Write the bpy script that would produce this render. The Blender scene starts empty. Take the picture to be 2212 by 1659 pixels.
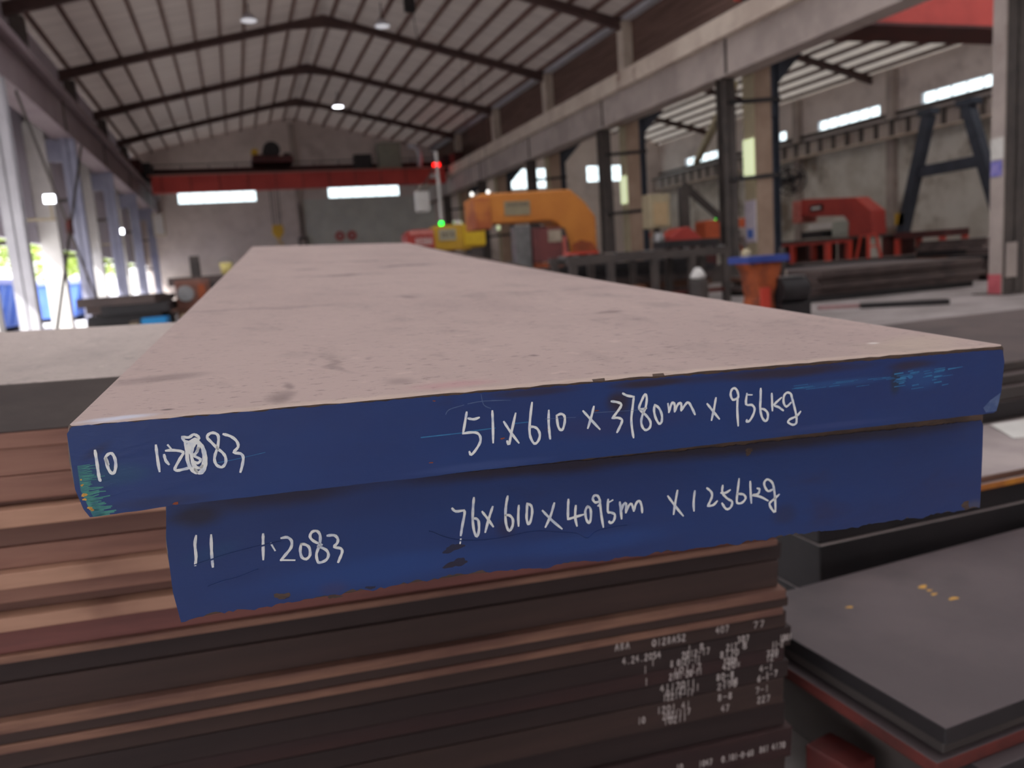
import bpy, math, random, json
from mathutils import Matrix, Vector, Euler
random.seed(7)
S = bpy.context.scene
COL = S.collection
H = 0.95                      # height of the camera above the hall floor
# ---------------------------------------------------------------- camera
R = [[0.94321, -0.32460, -0.07065], [-0.11452, -0.11808, -0.98638], [0.31183, 0.93845, -0.14855]]
cam = bpy.data.cameras.new('camera')
cam.sensor_width = 36.0
cam.lens = 1720.0 / 2212.0 * 36.0
cam.clip_start = 0.02; cam.clip_end = 400
cam.dof.use_dof = True
cam.dof.focus_distance = 0.445
cam.dof.aperture_fstop = 9.5
co = bpy.data.objects.new('camera', cam); COL.objects.link(co)
co.matrix_world = Matrix(((R[0][0], -R[1][0], -R[2][0], 0), (R[0][1], -R[1][1], -R[2][1], 0), (R[0][2], -R[1][2], -R[2][2], H), (0, 0, 0, 1)))
S.camera = co
# ---------------------------------------------------------------- light
S.view_settings.view_transform = 'Standard'
S.view_settings.look = 'None'
S.view_settings.gamma = 1.0
S.view_settings.use_curve_mapping = False
S.view_settings.exposure = 0.3
w = bpy.data.worlds.new('overcast_sky'); S.world = w; w.use_nodes = True
w.node_tree.nodes['Background'].inputs[0].default_value = (0.97, 0.95, 1.0, 1)
w.node_tree.nodes['Background'].inputs[1].default_value = 2.6
def light(name, kind, loc, energy, color=(1, 1, 1), size=1, sizey=None, aim=None):
    l = bpy.data.lights.new(name, kind); l.energy = energy; l.color = color
    if kind == 'AREA':
        l.size = size
        if sizey: l.shape = 'RECTANGLE'; l.size_y = sizey
    elif kind == 'SUN': l.angle = size
    else: l.shadow_soft_size = size
    o = bpy.data.objects.new(name, l); COL.objects.link(o); o.location = loc
    if aim: o.rotation_euler = Vector(aim).to_track_quat('-Z', 'Y').to_euler()
    return o
light('sun', 'SUN', (-20, 0, 30), 9.0, (1.0, 0.97, 0.93), math.radians(2), aim=(0.58, 0.30, -0.76))
# ---------------------------------------------------------------- materials
def lin(c):
    return tuple(((v / 255) / 12.92 if v / 255 <= 0.04045 else ((v / 255 + 0.055) / 1.055) ** 2.4) for v in c) + (1,)
class NT:
    def __init__(s, m): s.t = m.node_tree; s.n = s.t.nodes; s.l = s.t.links
    def new(s, kind, **kw):
        n = s.n.new(kind)
        for k, v in kw.items():
            if k.startswith('i_'):
                key = k[2:].replace('_', ' ')
                n.inputs[int(key) if key.isdigit() else key].default_value = v
            else: setattr(n, k, v)
        return n
    def ln(s, a, b): s.l.new(a, b)
MATS = {}
def mat(name, c1, c2=None, rough=0.6, metal=0.0, scale=6.0, stretch=(1, 1, 1), bump=0.0, detail=6, lo=0.35, hi=0.65, spec=0.5, c3=None, c3scale=3.0, c3lo=0.6, c3hi=0.7, c3stretch=(1, 1, 1), bscale=None):
    """two-tone noise material in sRGB colours, optional third tone in patches"""
    if name in MATS: return MATS[name]
    m = bpy.data.materials.new(name); m.use_nodes = True; MATS[name] = m
    t = NT(m); b = t.n['Principled BSDF']
    b.inputs['Roughness'].default_value = rough; b.inputs['Metallic'].default_value = metal
    b.inputs['Specular IOR Level'].default_value = spec
    b.inputs['Base Color'].default_value = lin(c1)
    if c2 is None: return m
    tc = t.new('ShaderNodeTexCoord')
    def noise(sc, st, det):
        mp = t.new('ShaderNodeMapping'); mp.inputs['Scale'].default_value = st
        t.ln(tc.outputs['Object'], mp.inputs[0])
        n = t.new('ShaderNodeTexNoise', i_Scale=sc, i_Detail=det, i_Roughness=0.62); t.ln(mp.outputs[0], n.inputs['Vector'])
        return n
    def ramp(n, a, bb):
        r = t.new('ShaderNodeMapRange', interpolation_type='SMOOTHSTEP'); r.inputs[1].default_value = a; r.inputs[2].default_value = bb
        t.ln(n.outputs[0], r.inputs[0]); return r
    def mix(f, a, bcol):
        x = t.new('ShaderNodeMix', data_type='RGBA'); t.ln(f, x.inputs[0])
        if isinstance(a, tuple): x.inputs[6].default_value = a
        else: t.ln(a, x.inputs[6])
        x.inputs[7].default_value = bcol
        return x.outputs[2]
    n = noise(scale, stretch, detail)
    col = mix(ramp(n, lo, hi).outputs[0], lin(c1), lin(c2))
    if c3: col = mix(ramp(noise(c3scale, c3stretch, 5), c3lo, c3hi).outputs[0], col, lin(c3))
    t.ln(col, b.inputs['Base Color'])
    if bump:
        nb = noise(bscale or scale * 3, stretch, 8)
        bp = t.new('ShaderNodeBump', i_Strength=bump, i_Distance=0.01); t.ln(nb.outputs[0], bp.inputs['Height']); t.ln(bp.outputs[0], b.inputs['Normal'])
    return m
def emit(name, c, s):
    if name in MATS: return MATS[name]
    m = bpy.data.materials.new(name); m.use_nodes = True; MATS[name] = m
    b = m.node_tree.nodes['Principled BSDF']; b.inputs['Base Color'].default_value = lin(c)
    b.inputs['Emission Color'].default_value = lin(c); b.inputs['Emission Strength'].default_value = s
    return m
def glass(name, c=(235, 245, 245)):
    m = bpy.data.materials.new(name); m.use_nodes = True; t = NT(m); t.n.remove(t.n['Principled BSDF'])
    tr = t.new('ShaderNodeBsdfTransparent'); tr.inputs[0].default_value = lin(c)
    gl = t.new('ShaderNodeBsdfGlossy', i_Roughness=0.05)
    mx = t.new('ShaderNodeMixShader'); mx.inputs[0].default_value = 0.06
    t.ln(tr.outputs[0], mx.inputs[1]); t.ln(gl.outputs[0], mx.inputs[2]); t.ln(mx.outputs[0], t.n['Material Output'].inputs[0])
    return m
# ---------------------------------------------------------------- mesh building
class MB:
    def __init__(s): s.v = []; s.f = []
    def add(s, vs, fs):
        b = len(s.v); s.v += [tuple(v) for v in vs]; s.f += [tuple(i + b for i in f) for f in fs]; return s
    def box(s, x0, x1, y0, y1, z0, z1, rz=0.0, M=None):
        vs = [Vector((x, y, z)) for z in (z0, z1) for y in (y0, y1) for x in (x0, x1)]
        if rz:
            c = Vector(((x0 + x1) / 2, (y0 + y1) / 2, 0)); r = Matrix.Rotation(rz, 3, 'Z'); vs = [r @ (v - c) + c for v in vs]
        if M: vs = [M @ v for v in vs]
        return s.add(vs, [(0, 2, 3, 1), (4, 5, 7, 6), (0, 1, 5, 4), (2, 6, 7, 3), (0, 4, 6, 2), (1, 3, 7, 5)])
    def bar(s, a, b, wd, ht, up=(0, 0, 1)):
        """rectangular bar from a to b"""
        a = Vector(a); b = Vector(b); d = (b - a).normalized(); u = Vector(up)
        if abs(d.dot(u)) > 0.98: u = Vector((1, 0, 0))
        sd = d.cross(u).normalized() * wd / 2; uu = sd.cross(d).normalized() * ht / 2
        vs = [p + x * sd + y * uu for p in (a, b) for x, y in ((-1, -1), (1, -1), (1, 1), (-1, 1))]
        return s.add(vs, [(0, 1, 2, 3), (7, 6, 5, 4), (0, 4, 5, 1), (1, 5, 6, 2), (2, 6, 7, 3), (3, 7, 4, 0)])
    def prism(s, pts, axis, a, b):
        """extrude a 2-D outline along an axis; outline in the two other axes in order"""
        n = len(pts)
        def p3(p, t):
            return {'x': (t, p[0], p[1]), 'y': (p[0], t, p[1]), 'z': (p[0], p[1], t)}[axis]
        vs = [p3(p, a) for p in pts] + [p3(p, b) for p in pts]
        return s.add(vs, [tuple(range(n)), tuple(range(2 * n - 1, n - 1, -1))] + [(i, i + n, (i + 1) % n + n, (i + 1) % n) for i in range(n)])
    def tube(s, path, r, seg=10, cap=True):
        path = [Vector(p) for p in path]; n = len(path); rings = []
        for i, p in enumerate(path):
            d = (path[min(i + 1, n - 1)] - path[max(i - 1, 0)]).normalized()
            u = Vector((0, 0, 1)) if abs(d.z) < 0.9 else Vector((1, 0, 0))
            a = d.cross(u).normalized(); b = d.cross(a)
            rr = r[i] if isinstance(r, (list, tuple)) else r
            rings.append([p + (a * math.cos(k * 2 * math.pi / seg) + b * math.sin(k * 2 * math.pi / seg)) * rr for k in range(seg)])
        vs = [v for g in rings for v in g]
        fs = [(i * seg + k, i * seg + (k + 1) % seg, (i + 1) * seg + (k + 1) % seg, (i + 1) * seg + k) for i in range(n - 1) for k in range(seg)]
        if cap: fs += [tuple(range(seg - 1, -1, -1)), tuple((n - 1) * seg + k for k in range(seg))]
        return s.add(vs, fs)
    def lathe(s, c, prof, seg=20, axis='z'):
        """profile of (radius, height) pairs about an axis through c"""
        c = Vector(c); ax = {'x': (1, 0, 0), 'y': (0, 1, 0), 'z': (0, 0, 1)}[axis]
        return s.tube([c + Vector(ax) * h for r, h in prof], [max(r, 1e-4) for r, h in prof], seg)
    def build(s, name, m, parent=None, bevel=0, smooth=False, local=False):
        me = bpy.data.meshes.new(name); me.from_pydata(s.v, [], s.f); me.materials.append(m)
        bm_fix(me)
        if smooth: me.polygons.foreach_set('use_smooth', [True] * len(me.polygons))
        o = bpy.data.objects.new(name, me); COL.objects.link(o)
        if parent:
            o.parent = parent
            if not local: o.matrix_parent_inverse = world_of(parent).inverted()
        if bevel:
            b = o.modifiers.new('edge', 'BEVEL'); b.width = bevel; b.segments = 2; b.limit_method = 'ANGLE'
        return o
import bmesh
def bm_fix(me):
    b = bmesh.new(); b.from_mesh(me); bmesh.ops.recalc_face_normals(b, faces=b.faces); b.to_mesh(me); b.free()
def world_of(o):
    m = o.matrix_basis.copy()
    if o.parent: m = world_of(o.parent) @ o.matrix_parent_inverse @ m
    return m
def tag(o, label, cat, group=None, kind=None):
    o['label'] = label; o['category'] = cat
    if group: o['group'] = group
    if kind: o['kind'] = kind
    return o
def thing(name, label, cat, loc, group=None, rz=0):
    o = bpy.data.objects.new(name, None); COL.objects.link(o); o.location = loc; o.rotation_euler = (0, 0, rz); o.empty_display_size = 0.1
    return tag(o, label, cat, group)
def struct(o): o['kind'] = 'structure'; return o
def ribbon(mb, pts, wd, M, h=0.0003, smooth=3):
    """flat stroke on a plane: pts are (a, b) in the plane, M maps (a, b, height) to the parent's space"""
    p = [Vector((a, b)) for a, b in pts]
    if len(p) > 2 and smooth:
        q = []
        for i in range(len(p) - 1):
            p0, p1, p2, p3 = p[max(i - 1, 0)], p[i], p[i + 1], p[min(i + 2, len(p) - 1)]
            for k in range(smooth):
                t = k / smooth
                q.append(0.5 * ((2 * p1) + (p2 - p0) * t + (2 * p0 - 5 * p1 + 4 * p2 - p3) * t * t + (3 * p1 - p0 - 3 * p2 + p3) * t ** 3))
        q.append(p[-1]); p = q
    n = len(p); L = []; Rr = []
    for i in range(n):
        d = p[min(i + 1, n - 1)] - p[max(i - 1, 0)]
        d = d.normalized() if d.length > 1e-9 else Vector((1, 0))
        nn = Vector((-d.y, d.x)) * wd / 2 * (1 + 0.12 * math.sin(i * 1.9 + n))
        e = d * wd * 0.35 if i in (0, n - 1) else Vector((0, 0))
        c = p[i] + (-e if i == 0 else e)
        k = 0.6 if i in (0, n - 1) else 1
        L.append(c + nn * k); Rr.append(c - nn * k)
    vs = [M @ Vector((v.x, v.y, h)) for v in L] + [M @ Vector((v.x, v.y, h)) for v in Rr] + [M @ Vector((v.x, v.y, 0)) for v in L] + [M @ Vector((v.x, v.y, 0)) for v in Rr]
    fs = [(i, i + 1, n + i + 1, n + i) for i in range(n - 1)]
    fs += [(2 * n + i, 2 * n + i + 1, i + 1, i) for i in range(n - 1)] + [(n + i, n + i + 1, 3 * n + i + 1, 3 * n + i) for i in range(n - 1)]
    fs += [(0, n, 3 * n, 2 * n), (n - 1, 3 * n - 1, 4 * n - 1, 2 * n - 1)]
    mb.add(vs, fs)
def blotch(mb, cx, cy, rx, ry, M, h=0.0002, n=26, rough=0.25, seed=0, rot=0):
    rd = random.Random(seed); vs = []
    for i in range(n):
        a = 2 * math.pi * i / n; k = 1 + rough * (0.6 * math.sin(2 * a + seed) + 0.5 * math.sin(3 * a + 2.1 * seed) + 0.3 * math.sin(7 * a + seed * 1.3)) + rd.uniform(-rough, rough) * 0.15
        x, y = rx * k * math.cos(a), ry * k * math.sin(a)
        vs.append(M @ Vector((cx + x * math.cos(rot) - y * math.sin(rot), cy + x * math.sin(rot) + y * math.cos(rot), h)))
    mb.add(vs, [tuple(range(n))])
ORD = ['topmost', 'second', 'third', 'fourth', 'fifth', 'sixth', 'seventh', 'eighth', 'ninth', 'tenth', 'eleventh', 'twelfth', 'thirteenth', 'fourteenth', 'fifteenth', 'sixteenth', 'seventeenth', 'eighteenth', 'nineteenth', 'twentieth', 'twenty-first', 'twenty-second', 'twenty-third', 'twenty-fourth', 'twenty-fifth', 'twenty-sixth', 'twenty-seventh', 'twenty-eighth']
NTH = ['first'] + ORD[1:]
# palette
m_floor = mat('floor_concrete', (136, 128, 125), (166, 157, 155), rough=0.75, scale=1.2, bump=0.15, c3=(104, 92, 88), c3scale=0.5, c3lo=0.57, c3hi=0.72)
m_ground = mat('yard_concrete', (190, 190, 188), (205, 205, 205), rough=0.9, scale=0.6)
m_roof = mat('roof_sheet', (158, 154, 150), (178, 174, 168), rough=0.6, scale=0.8, stretch=(0.25, 5, 1), detail=3)
m_roof2 = mat('window_lit_roof_sheet', (200, 198, 190), (218, 216, 206), rough=0.6, scale=0.8, stretch=(0.25, 5, 1), detail=3)  # paler than the main roof: window light put into the colour
m_rafter = mat('red_oxide_steel', (84, 64, 62), (98, 76, 72), rough=0.7, scale=2)
m_purlin = mat('purlin_paint', (104, 78, 72), (118, 92, 84), rough=0.7, scale=2)
m_plaster = mat('plaster', (208, 196, 190), (222, 210, 204), rough=0.9, scale=0.9, c3=(164, 152, 148), c3scale=0.35, c3lo=0.52, c3hi=0.75, bump=0.1)
m_plaster_green = mat('greenish_plaster', (198, 200, 194), (210, 212, 204), rough=0.9, scale=1.1)
m_stained = mat('stained_whitewash', (218, 214, 206), (194, 188, 178), rough=0.9, scale=0.8, c3=(128, 116, 104), c3scale=0.4, c3lo=0.52, c3hi=0.72, bump=0.15)
m_clad = mat('wall_cladding', (204, 198, 212), (214, 210, 222), rough=0.7, scale=0.6, stretch=(1, 4, 0.3))
m_brown_panel = mat('dark_brown_boards', (84, 62, 54), (112, 86, 76), rough=0.85, scale=1.5, stretch=(1, 0.4, 14), detail=4, bump=0.2)
m_concrete = mat('girder_concrete', (160, 148, 142), (180, 168, 160), rough=0.85, scale=1.0, c3=(120, 96, 84), c3scale=0.6, c3lo=0.58, c3hi=0.75)
m_rail_slab = mat('pale_slab', (212, 198, 182), (190, 174, 160), rough=0.85, scale=1.6, c3=(120, 84, 66), c3scale=0.9, c3lo=0.6, c3hi=0.75)
m_dark_steel = mat('dark_grey_steel', (66, 60, 58), (84, 76, 72), rough=0.6, scale=2)
m_left_girder = mat('mauve_grey_steel', (140, 124, 130), (152, 138, 142), rough=0.7, scale=1.2)
m_light_steel = mat('pale_grey_steel', (186, 186, 192), (200, 200, 206), rough=0.6, scale=1.5)
m_slate_steel = mat('slate_blue_steel', (140, 142, 164), (156, 158, 178), rough=0.6, scale=1.5)
m_cream = mat('cream_paint', (190, 178, 146), (174, 160, 132), rough=0.7, scale=1.5)
m_tan = mat('tan_concrete', (150, 126, 108), (166, 142, 124), rough=0.8, scale=1.5)
m_blueblack = mat('blue_black_steel', (44, 50, 62), (56, 62, 74), rough=0.6, scale=2)
m_paper = mat('paper', (222, 220, 214), (206, 204, 198), rough=0.8, scale=6)
m_lilac = mat('lilac_print', (200, 190, 206), (214, 206, 214), rough=0.8, scale=9)
m_red = mat('crane_red', (192, 70, 62), (172, 58, 52), rough=0.55, scale=1.0)
m_darkred = mat('dark_red_paint', (84, 34, 32), (66, 28, 28), rough=0.6, scale=1.0)
m_black = mat('black_rubber', (28, 26, 28), (40, 36, 38), rough=0.6, scale=3)
m_orange = mat('orange_paint', (206, 132, 56), (192, 118, 50), rough=0.45, scale=1.2, c3=(150, 74, 34), c3scale=0.8, c3lo=0.68, c3hi=0.8)
m_rust_orange = mat('rusty_orange', (172, 84, 40), (120, 58, 34), rough=0.7, scale=5)
m_yellow = mat('yellow_paint', (214, 172, 44), (200, 158, 52), rough=0.5, scale=1.5)
m_saw_red = mat('saw_red', (176, 62, 52), (160, 52, 46), rough=0.5, scale=1.2)
m_stool = mat('red_plastic', (204, 70, 54), (192, 62, 48), rough=0.4, scale=2)
m_grey_metal = mat('bare_metal', (150, 150, 150), (128, 128, 128), rough=0.35, metal=0.6, scale=4)
m_white = mat('white_paint', (226, 224, 220), (214, 212, 208), rough=0.6, scale=2)
m_blue_tarp = mat('blue_sheet', (90, 128, 208), (76, 112, 196), rough=0.6, scale=1.5)
m_blue_crate = mat('bright_blue_plastic', (30, 150, 214), (24, 138, 204), rough=0.4, scale=2)
m_leaf = mat('leaf_green', (160, 182, 84), (182, 200, 108), rough=0.8, scale=3)
m_bark = mat('bark', (96, 80, 66), (80, 66, 54), rough=0.9, scale=6)
m_plate_dark = mat('dark_plate_top', (80, 70, 72), (94, 83, 84), rough=0.62, scale=2.4, detail=8, c3=(66, 58, 60), c3scale=1.5, c3lo=0.5, c3hi=0.7, bump=0.1)
m_pile_dark = mat('sooty_plate_top', (74, 62, 60), (90, 76, 72), rough=0.65, scale=2.4, detail=8, c3=(54, 44, 44), c3scale=1.5, c3lo=0.5, c3hi=0.7)
m_plate_grey = mat('grey_plate', (120, 112, 112), (136, 128, 126), rough=0.6, scale=2, c3=(96, 84, 82), c3scale=1.2, c3lo=0.55, c3hi=0.7)
m_plate_rust = mat('rust_brown_plate', (92, 62, 50), (112, 78, 62), rough=0.75, scale=3, stretch=(1, 1, 8))
m_rust_edge = mat('red_rust_edge', (104, 44, 38), (78, 36, 32), rough=0.8, scale=8)
# ================================================================ the hall
XL, XR, XW, YB, YE = -4.3, 11.6, 26.0, -15.0, 45.6       # left wall, valley, right wall, open front, end wall
EAVE = 7.6
def roof_z(x):
    if x <= XR: return EAVE + 1.8 * (1 - abs(x - 3.65) / (XR - 3.65))
    return EAVE + 1.65 * (1 - abs(x - 18.8) / (XW - 18.8))
struct(MB().box(XL, XW + 0.3, YB - 3, YE + 0.3, -0.2, 0.0).build('floor', m_floor))
struct(MB().box(-90, XL, -40, 140, -0.2, -0.02).build('ground_yard', m_ground))
struct(MB().box(XL, 60, -40, YB - 3, -0.2, -0.02).build('ground_forecourt', m_ground))
ADDED_STRIPS = [(y, y + 1.3) for y in (-7.4, -4.8, -2.4, 0.3, 3.6, 6.4, 9.6, 12.2, 15.9)]     # added translucent roof strips that light the plates from overhead
def roof(name, xa, xm, xb, m, m_light, sky):
    mb = MB(); lt = MB()
    for x0, x1 in ((xa, xm), (xm, xb)):
        z0, z1 = roof_z(x0), roof_z(x1)
        cuts = [YB] + [c for s_ in sky for c in s_] + [YE + 0.2]
        for i, (p, q) in enumerate(zip(cuts, cuts[1:])):
            if i % 2 == 0: mb.prism([(x0, z0 + 0.16), (x1, z1 + 0.16), (x1, z1 + 0.24), (x0, z0 + 0.24)], 'y', p, q)
            else: lt.add([(x0, p, z0 + 0.2), (x1, p, z1 + 0.2), (x1, q, z1 + 0.2), (x0, q, z0 + 0.2)], [(0, 1, 2, 3)])
    struct(mb.build(name, m)); struct(lt.build(name + '_added_light_sheets', m_light))
def translucent(name, c):
    m = bpy.data.materials.new(name); m.use_nodes = True; t = NT(m); t.n.remove(t.n['Principled BSDF'])
    tr = t.new('ShaderNodeBsdfTranslucent'); tr.inputs[0].default_value = lin(c); t.ln(tr.outputs[0], t.n['Material Output'].inputs[0]); return m
m_added_rooflight = translucent('translucent_sheet', (184, 184, 186))
def let_light_through(m, c, f):
    t = NT(m); b = t.n['Principled BSDF']; tr = t.new('ShaderNodeBsdfTranslucent'); tr.inputs[0].default_value = lin(c); mx = t.new('ShaderNodeMixShader'); mx.inputs[0].default_value = f
    t.ln(b.outputs[0], mx.inputs[1]); t.ln(tr.outputs[0], mx.inputs[2]); t.ln(mx.outputs[0], t.n['Material Output'].inputs[0])
let_light_through(m_roof, (236, 224, 220), 0.125); let_light_through(m_roof2, (228, 224, 220), 0.28)  # translucency added to brighten the ceilings and the hall below
roof('ceiling_main_bay', XL - 0.3, 3.65, XR, m_roof, m_added_rooflight, ADDED_STRIPS)
roof('ceiling_side_bay', XR, 18.8, XW + 0.3, m_roof2, m_added_rooflight, ADDED_STRIPS)
struct(MB().box(XR - 0.3, XR + 0.3, YB, YE, EAVE + 0.02, EAVE + 0.14).build('trim_1', m_light_steel))     # valley gutter
# walls with window openings: boxes between break lines
def wall(name, m, axis, at, th, a0, a1, z0, z1, holes, gable=None):
    mb = MB()
    cuts = sorted({a0, a1} | {h[0] for h in holes} | {h[1] for h in holes})
    def put(p, q, c, d):
        if axis == 'y': mb.box(p, q, at, at + th, c, d)
        else: mb.box(at, at + th, p, q, c, d)
    for p, q in zip(cuts, cuts[1:]):
        hs = [h for h in holes if h[0] <= p + 1e-6 and h[1] >= q - 1e-6]
        if hs:
            h = hs[0]; put(p, q, z0, h[2]); put(p, q, h[3], z1)
        else: put(p, q, z0, z1)
    if gable:
        for g in gable: mb.prism(g, 'y', at, at + th)
    return struct(mb.build(name, m))
END_WIN = [(-2.4, 1.55, 5.22, 5.86), (5.3, 9.3, 5.22, 5.86), (15.4, 19.2, 5.3, 6.5), (20.9, 24.9, 5.55, 6.55)]
SIDE_WIN = [(4.2, 7.8, 5.95, 6.42), (10.2, 13.8, 5.95, 6.42), (16.2, 19.8, 5.95, 6.42), (21.9, 25.3, 5.95, 6.42), (27.4, 31.2, 5.95, 6.42), (33.4, 37.0, 5.95, 6.42), (39.1, 42.7, 5.95, 6.42)]
wall('wall_back', m_plaster, 'y', YE, 0.24, XL, XW, 0, EAVE, END_WIN, gable=[[(XL, EAVE), (XR, EAVE), (XR, EAVE + 0.2), (3.65, EAVE + 2.0), (XL, EAVE + 0.2)], [(XR, EAVE), (XW, EAVE), (XW, EAVE + 0.2), (18.8, EAVE + 1.85), (XR, EAVE + 0.2)]])
wall('wall_front', m_concrete, 'y', YB - 0.24, 0.24, XL, XW, 0, EAVE, [(-3.9, -2.4, 0.0, 2.4)], gable=[[(XL, EAVE), (XR, EAVE), (XR, EAVE + 0.2), (3.65, EAVE + 2.0), (XL, EAVE + 0.2)], [(XR, EAVE), (XW, EAVE), (XW, EAVE + 0.2), (18.8, EAVE + 1.85), (XR, EAVE + 0.2)]])
wall('wall_right', m_stained, 'x', XW, 0.24, YB, YE, 0, 5.05, [])
wall('wall_right_upper', m_plaster, 'x', XW, 0.24, YB, YE, 5.05, EAVE + 0.1, SIDE_WIN)
wall('wall_left', m_clad, 'x', XL - 0.1, 0.1, YB, YE, 2.2, EAVE + 0.1, [])
wall('wall_center', m_brown_panel, 'x', XR - 0.05, 0.14, YB, YE, 5.0, EAVE + 0.05, [])
struct(MB().box(3.9, XR - 0.4, YE - 0.03, YE, 0, 5.2).build('wall_back_plaster_patch', m_plaster_green))
struct(MB().box(3.55, 3.85, YE - 0.14, YE, 0, EAVE + 1.6).build('trim_2', m_concrete))                   # pilaster on the end wall
struct(MB().box(XW - 0.14, XW, YB, YE, 5.8, 5.93).build('trim_3', m_dark_steel))                         # sill band under the side windows
pane = glass('window_glass')
def window(n, axis, at, a0, a1, z0, z1, th=0.12):
    def bx(mb, p, q, c, d, t0, t1):
        return mb.box(p, q, at + t0, at + t1, c, d) if axis == 'y' else mb.box(at + t0, at + t1, p, q, c, d)
    f = MB(); e = 0.04
    for p, q, c, d in ((a0, a1, z0, z0 + e), (a0, a1, z1 - e, z1), (a0, a0 + e, z0, z1), (a1 - e, a1, z0, z1)): bx(f, p, q, c, d, 0.04, 0.16)
    k = max(2, round((a1 - a0) / 0.65))
    for i in range(1, k):
        x = a0 + (a1 - a0) * i / k; bx(f, x - 0.012, x + 0.012, z0, z1, 0.07, 0.13)
    if z1 - z0 > 0.9: bx(f, a0, a1, (z0 + z1) / 2 - 0.012, (z0 + z1) / 2 + 0.012, 0.07, 0.13)
    o = struct(f.build('window_%d' % n, m_light_steel))
    g = bx(MB(), a0 + e, a1 - e, z0 + e, z1 - e, 0.095, 0.10).build('pane', pane, o); g['kind'] = 'structure'
for i, (a, b, c, d) in enumerate(END_WIN): window(i + 1, 'y', YE, a, b, c, d)
for i, (a, b, c, d) in enumerate(SIDE_WIN): window(i + 5, 'x', XW, a, b, c, d)
# roof frames and purlins
RAF = [3.1, 9.3, 15.5, 21.7, 27.85, 34.0, 40.2]
for i, y in enumerate(RAF):
    for bay, (xa, xm, xb) in enumerate(((XL, 3.65, XR - 0.15), (XR + 0.15, 18.8, XW))):
        mb = MB(); d = 0.20
        za, zm, zb = EAVE, roof_z(xm), EAVE
        prof = [(xa, za), (xm, zm), (xb, zb), (xb, zb - d - 0.08), (xb - 1.6, zb - d + 0.35), (xm + 1.1, zm - d - 0.25), (xm, zm - d - 0.14), (xm - 1.1, zm - d - 0.25), (xa + 1.6, za - d + 0.35), (xa, za - d - 0.08)]
        o = mb.prism(prof, 'y', y - 0.012, y + 0.012).build('roof_frame', m_rafter)
        fl = MB()
        for p, q in zip(prof, prof[1:]):
            if abs(p[0] - q[0]) < 0.01: continue
            fl.bar((p[0], y, p[1]), (q[0], y, q[1]), 0.2, 0.02)
        fl.bar((prof[-1][0], y, prof[-1][1]), (prof[0][0], y, prof[0][1]), 0.2, 0.02)
        fl.build('flange', m_rafter, o)
        k = len(RAF) - 1 - i
        tag(o, ['dark pitched steel roof frame across the main bay, %s from the end wall', 'dark pitched steel roof frame across the side bay, %s from the end wall'][bay] % NTH[k], 'roof frame', ['roof frames of the main bay', 'roof frames of the side bay'][bay])
def purlins(xa, xb, n, z_at, lab, grp, m, skip_last=False):
    for i in range(n + 1):
        if skip_last and i == n: continue
        x = xa + (xb - xa) * i / n
        o = MB().box(x - 0.035, x + 0.035, YB, YE - 0.02, z_at(x) + 0.012, z_at(x) + 0.155).build('roof_purlin', m)
        tag(o, lab % NTH[i], 'purlin', grp)
purlins(3.35, XL + 0.25, 10, roof_z, 'long brown steel purlin under the main roof, %s down the left slope from the ridge', 'purlins of the left roof slope', m_purlin)
purlins(3.95, XR - 0.4, 10, roof_z, 'long brown steel purlin under the main roof, %s down the right slope from the ridge', 'purlins of the right roof slope', m_purlin)
purlins(19.1, XW - 0.3, 9, roof_z, 'long dark purlin under the pale side-bay roof, %s down from its ridge', 'purlins of the side bay roof', m_rafter)
# crane runway beams
def runway(name, label, x0, x1, zb, zw, zt, m_web, m_top, inner):
    r = thing(name, label, 'runway beam', ((x0 + x1) / 2, 20, zb))
    xm = (x0 + x1) / 2
    MB().box(xm - 0.1, xm + 0.1, YB, YE - 0.05, zb + 0.03, zw).build('web', m_web, r)
    MB().box(x0 + 0.05, x1 - 0.05, YB, YE - 0.05, zb, zb + 0.03).build('bottom_flange', m_web, r)
    MB().box(x0, x1, YB, YE - 0.05, zw, zt).build('top_slab', m_top, r)
    MB().box(xm - 0.04, xm + 0.04, YB, YE - 0.05, zt, zt + 0.1).build('crane_rail', m_darkred, r)
    for y in RAF:
        MB().box(xm - 0.13, xm + 0.13, y - 0.03, y + 0.03, zb + 0.03, zw).build('splice_plate', m_dark_steel, r)
    return r
runway('crane_runway_beam', 'grey crane runway beam with pale top slab along the right column row', 10.35, 10.95, 4.62, 5.42, 5.85, m_concrete, m_rail_slab, 1)
t = thing('crane_runway_beam', 'shallow dark runway rail of the side bay behind the column row', 'runway beam', (12.45, 20, 5.28))
MB().box(12.2, 12.7, YB, YE - 0.05, 5.28, 5.55).build('beam', m_dark_steel, t)
runway('crane_runway_beam', 'mauve-grey crane runway beam along the open left side of the hall', -3.75, -3.2, 4.62, 5.45, 5.62, m_left_girder, m_left_girder, -1)
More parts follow.
